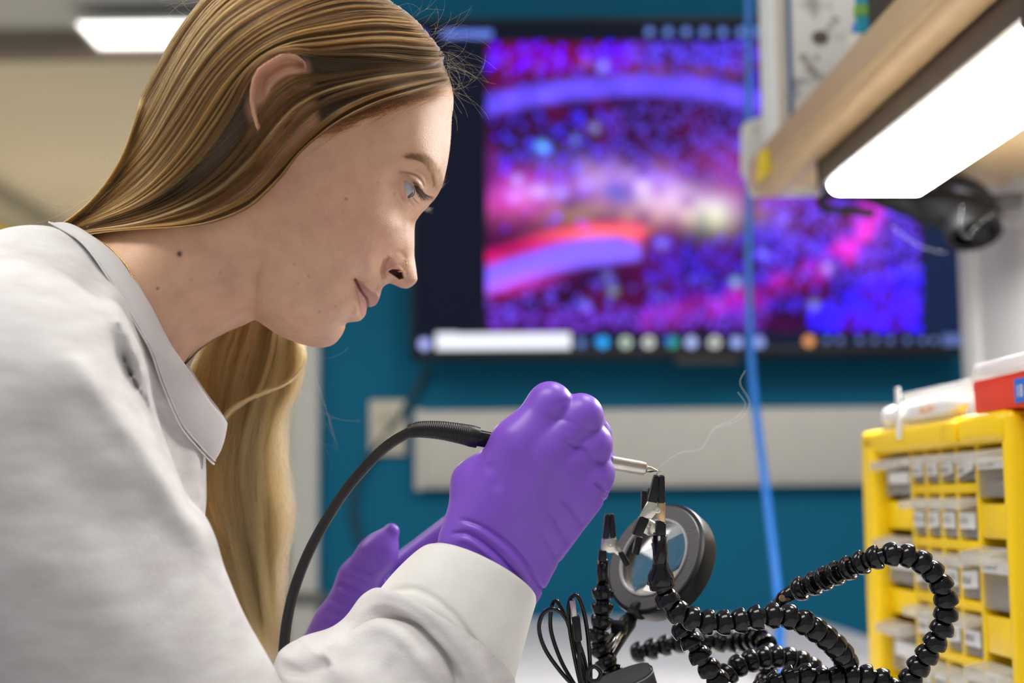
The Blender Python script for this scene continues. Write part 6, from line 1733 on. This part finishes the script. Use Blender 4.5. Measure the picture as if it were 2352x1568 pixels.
# ------------------------------------------------------------------ bundled USB lead
dU = 0.885
loops = [(1360, 1640, 0), (1346, 1560, 0), (1318, 1470, 2), (1296, 1410, 4), (1277, 1379, 5), (1266, 1400, 6), (1266, 1450, 7), (1290, 1520, 8), (1330, 1590, 9), (1352, 1640, 8), (1340, 1600, 5), (1290, 1545, 2), (1252, 1490, 0), (1238, 1440, -1), (1252, 1404, -2), (1282, 1402, -1), (1312, 1440, 2), (1338, 1500, 4), (1352, 1570, 6), (1362, 1640, 6),
         (1358, 1600, 2), (1354, 1500, -2), (1346, 1430, -3), (1332, 1378, -4), (1318, 1367, -4), (1307, 1388, -3), (1308, 1440, -2), (1322, 1520, -1), (1340, 1600, 0), (1352, 1660, 0), (1345, 1600, -3), (1332, 1530, -4), (1329, 1476, -4)]
P = catmull([K(x, y, dU + h_ * 0.001) for x, y, h_ in loops], 420)
P[:, 2] = np.maximum(P[:, 2], BZ + 0.003)
us = empty('usb_cable', K(1320, 1600, dU), 'black cable bundle in loops with a metal-tipped plug, left of the helping-hand tool', 'cable')
tube('lead', P, 0.00135, MAT['blackgloss'], us, 10)
plate('plug', [(1313, 1418), (1332, 1415), (1338, 1474), (1320, 1476)], dU - 0.010, 0.0085, MAT['black'], us, bevel=0.0015)
plate('plug_tip', [(1308, 1381), (1322, 1379), (1326, 1417), (1313, 1418)], dU - 0.0085, 0.0055, mat('plug_metal', (0.50, 0.43, 0.48), 0.3, 0.9), us, bevel=0.0006)
plate('strain_relief', [(1324, 1474), (1335, 1473), (1337, 1500), (1328, 1500)], dU - 0.0085, 0.005, MAT['rubber'], us, bevel=0.001)
tube('tie', catmull([K(x, y, dU - 0.006) for x, y in ((1352, 1540), (1366, 1530), (1380, 1545), (1372, 1562), (1354, 1560))], 20, True), 0.0014, MAT['rubber'], us, 8, closed=True)

# dark oval case in front of the arms
oc = K(1434, 1566, 0.905)
a1 = (0.935 * R_ + 0.355 * U_); a1 /= np.linalg.norm(a1)
b1 = (0.02 * R_ + 0.34 * U_ + 0.94 * F_); b1 -= a1 * (a1 @ b1); b1 /= np.linalg.norm(b1)
n1v = np.cross(a1, b1)
if n1v @ U_ < 0: n1v = -n1v
th = np.linspace(0, 2 * np.pi, 56, endpoint=False)
def oval(ra, rb, off): return [oc + a1 * (ra * np.sign(math.cos(t)) * abs(math.cos(t)) ** 0.8) + b1 * (rb * np.sign(math.sin(t)) * abs(math.sin(t)) ** 0.8) + n1v * off for t in th]
cs_ = empty('oval_case', oc, 'dark grey oval plastic case whose seam highlight is painted pale, lower left of the beaded arms', 'case')
prism('shell', oval(0.0200, 0.0095, 0.004), oval(0.0190, 0.0085, -0.012), MAT['greyplastic'], cs_, bevel=0.002)
P = np.array(oval(0.0202, 0.0097, 0.0022)); tube('seam', P, 0.00045, mat('seam_highlight', (0.34, 0.34, 0.36), 0.4), cs_, 6, closed=True)  # edge seam, its highlight put into the pale colour
prism('back', oval(0.0175, 0.0075, -0.012), oval(0.0160, 0.006, -0.016), MAT['black'], cs_, bevel=0.001)
tube('foot', np.array([oc - n1v * 0.008, np.array([oc[0], oc[1] + 0.02, BZ])]), 0.006, MAT['black'], cs_, 14)

# a thread of solder smoke drifting up from the tip
sm_m, nt, b = new_mat('smoke_wisp')
N, Lk = nt.nodes, nt.links
tr = N.new('ShaderNodeBsdfTransparent'); mx = N.new('ShaderNodeMixShader'); mx.inputs[0].default_value = 0.06
b.inputs['Base Color'].default_value = (0.9, 0.9, 0.92, 1); b.inputs['Roughness'].default_value = 1.0
Lk.new(tr.outputs[0], mx.inputs[1]); Lk.new(b.outputs[0], mx.inputs[2]); Lk.new(mx.outputs[0], N['Material Output'].inputs[0])
sp = []
for pts in ([(1516, 1070), (1560, 1040), (1610, 1030), (1640, 985), (1690, 960), (1712, 930), (1695, 900)], [(1640, 985), (1700, 962), (1722, 925), (1700, 880), (1712, 850)]):
    P = catmull([K(x, y, 0.868 + 0.0002 * k) for k, (x, y) in enumerate(pts)], 70)
    sp.append(tube_arrays(P, np.interp(np.linspace(0, 1, 70), [0, 0.5, 1], [0.0004, 0.0008, 0.0006]), 8))
for pts in ([(2050, 520), (2080, 545), (2125, 570), (2175, 580)], [(2210, 470), (2206, 520), (2222, 545), (2245, 520), (2285, 490), (2310, 515), (2350, 510)]):
    P = catmull([at(x, y, 1.62) for x, y in pts], 50); sp.append(tube_arrays(P, 0.00035, 8))
V, f = merge(sp)
o = np_mesh('smoke', V, f, sm_m)
tag(o, 'thin pale threads of solder smoke drifting in front of television and black hood', 'smoke', kind='stuff')
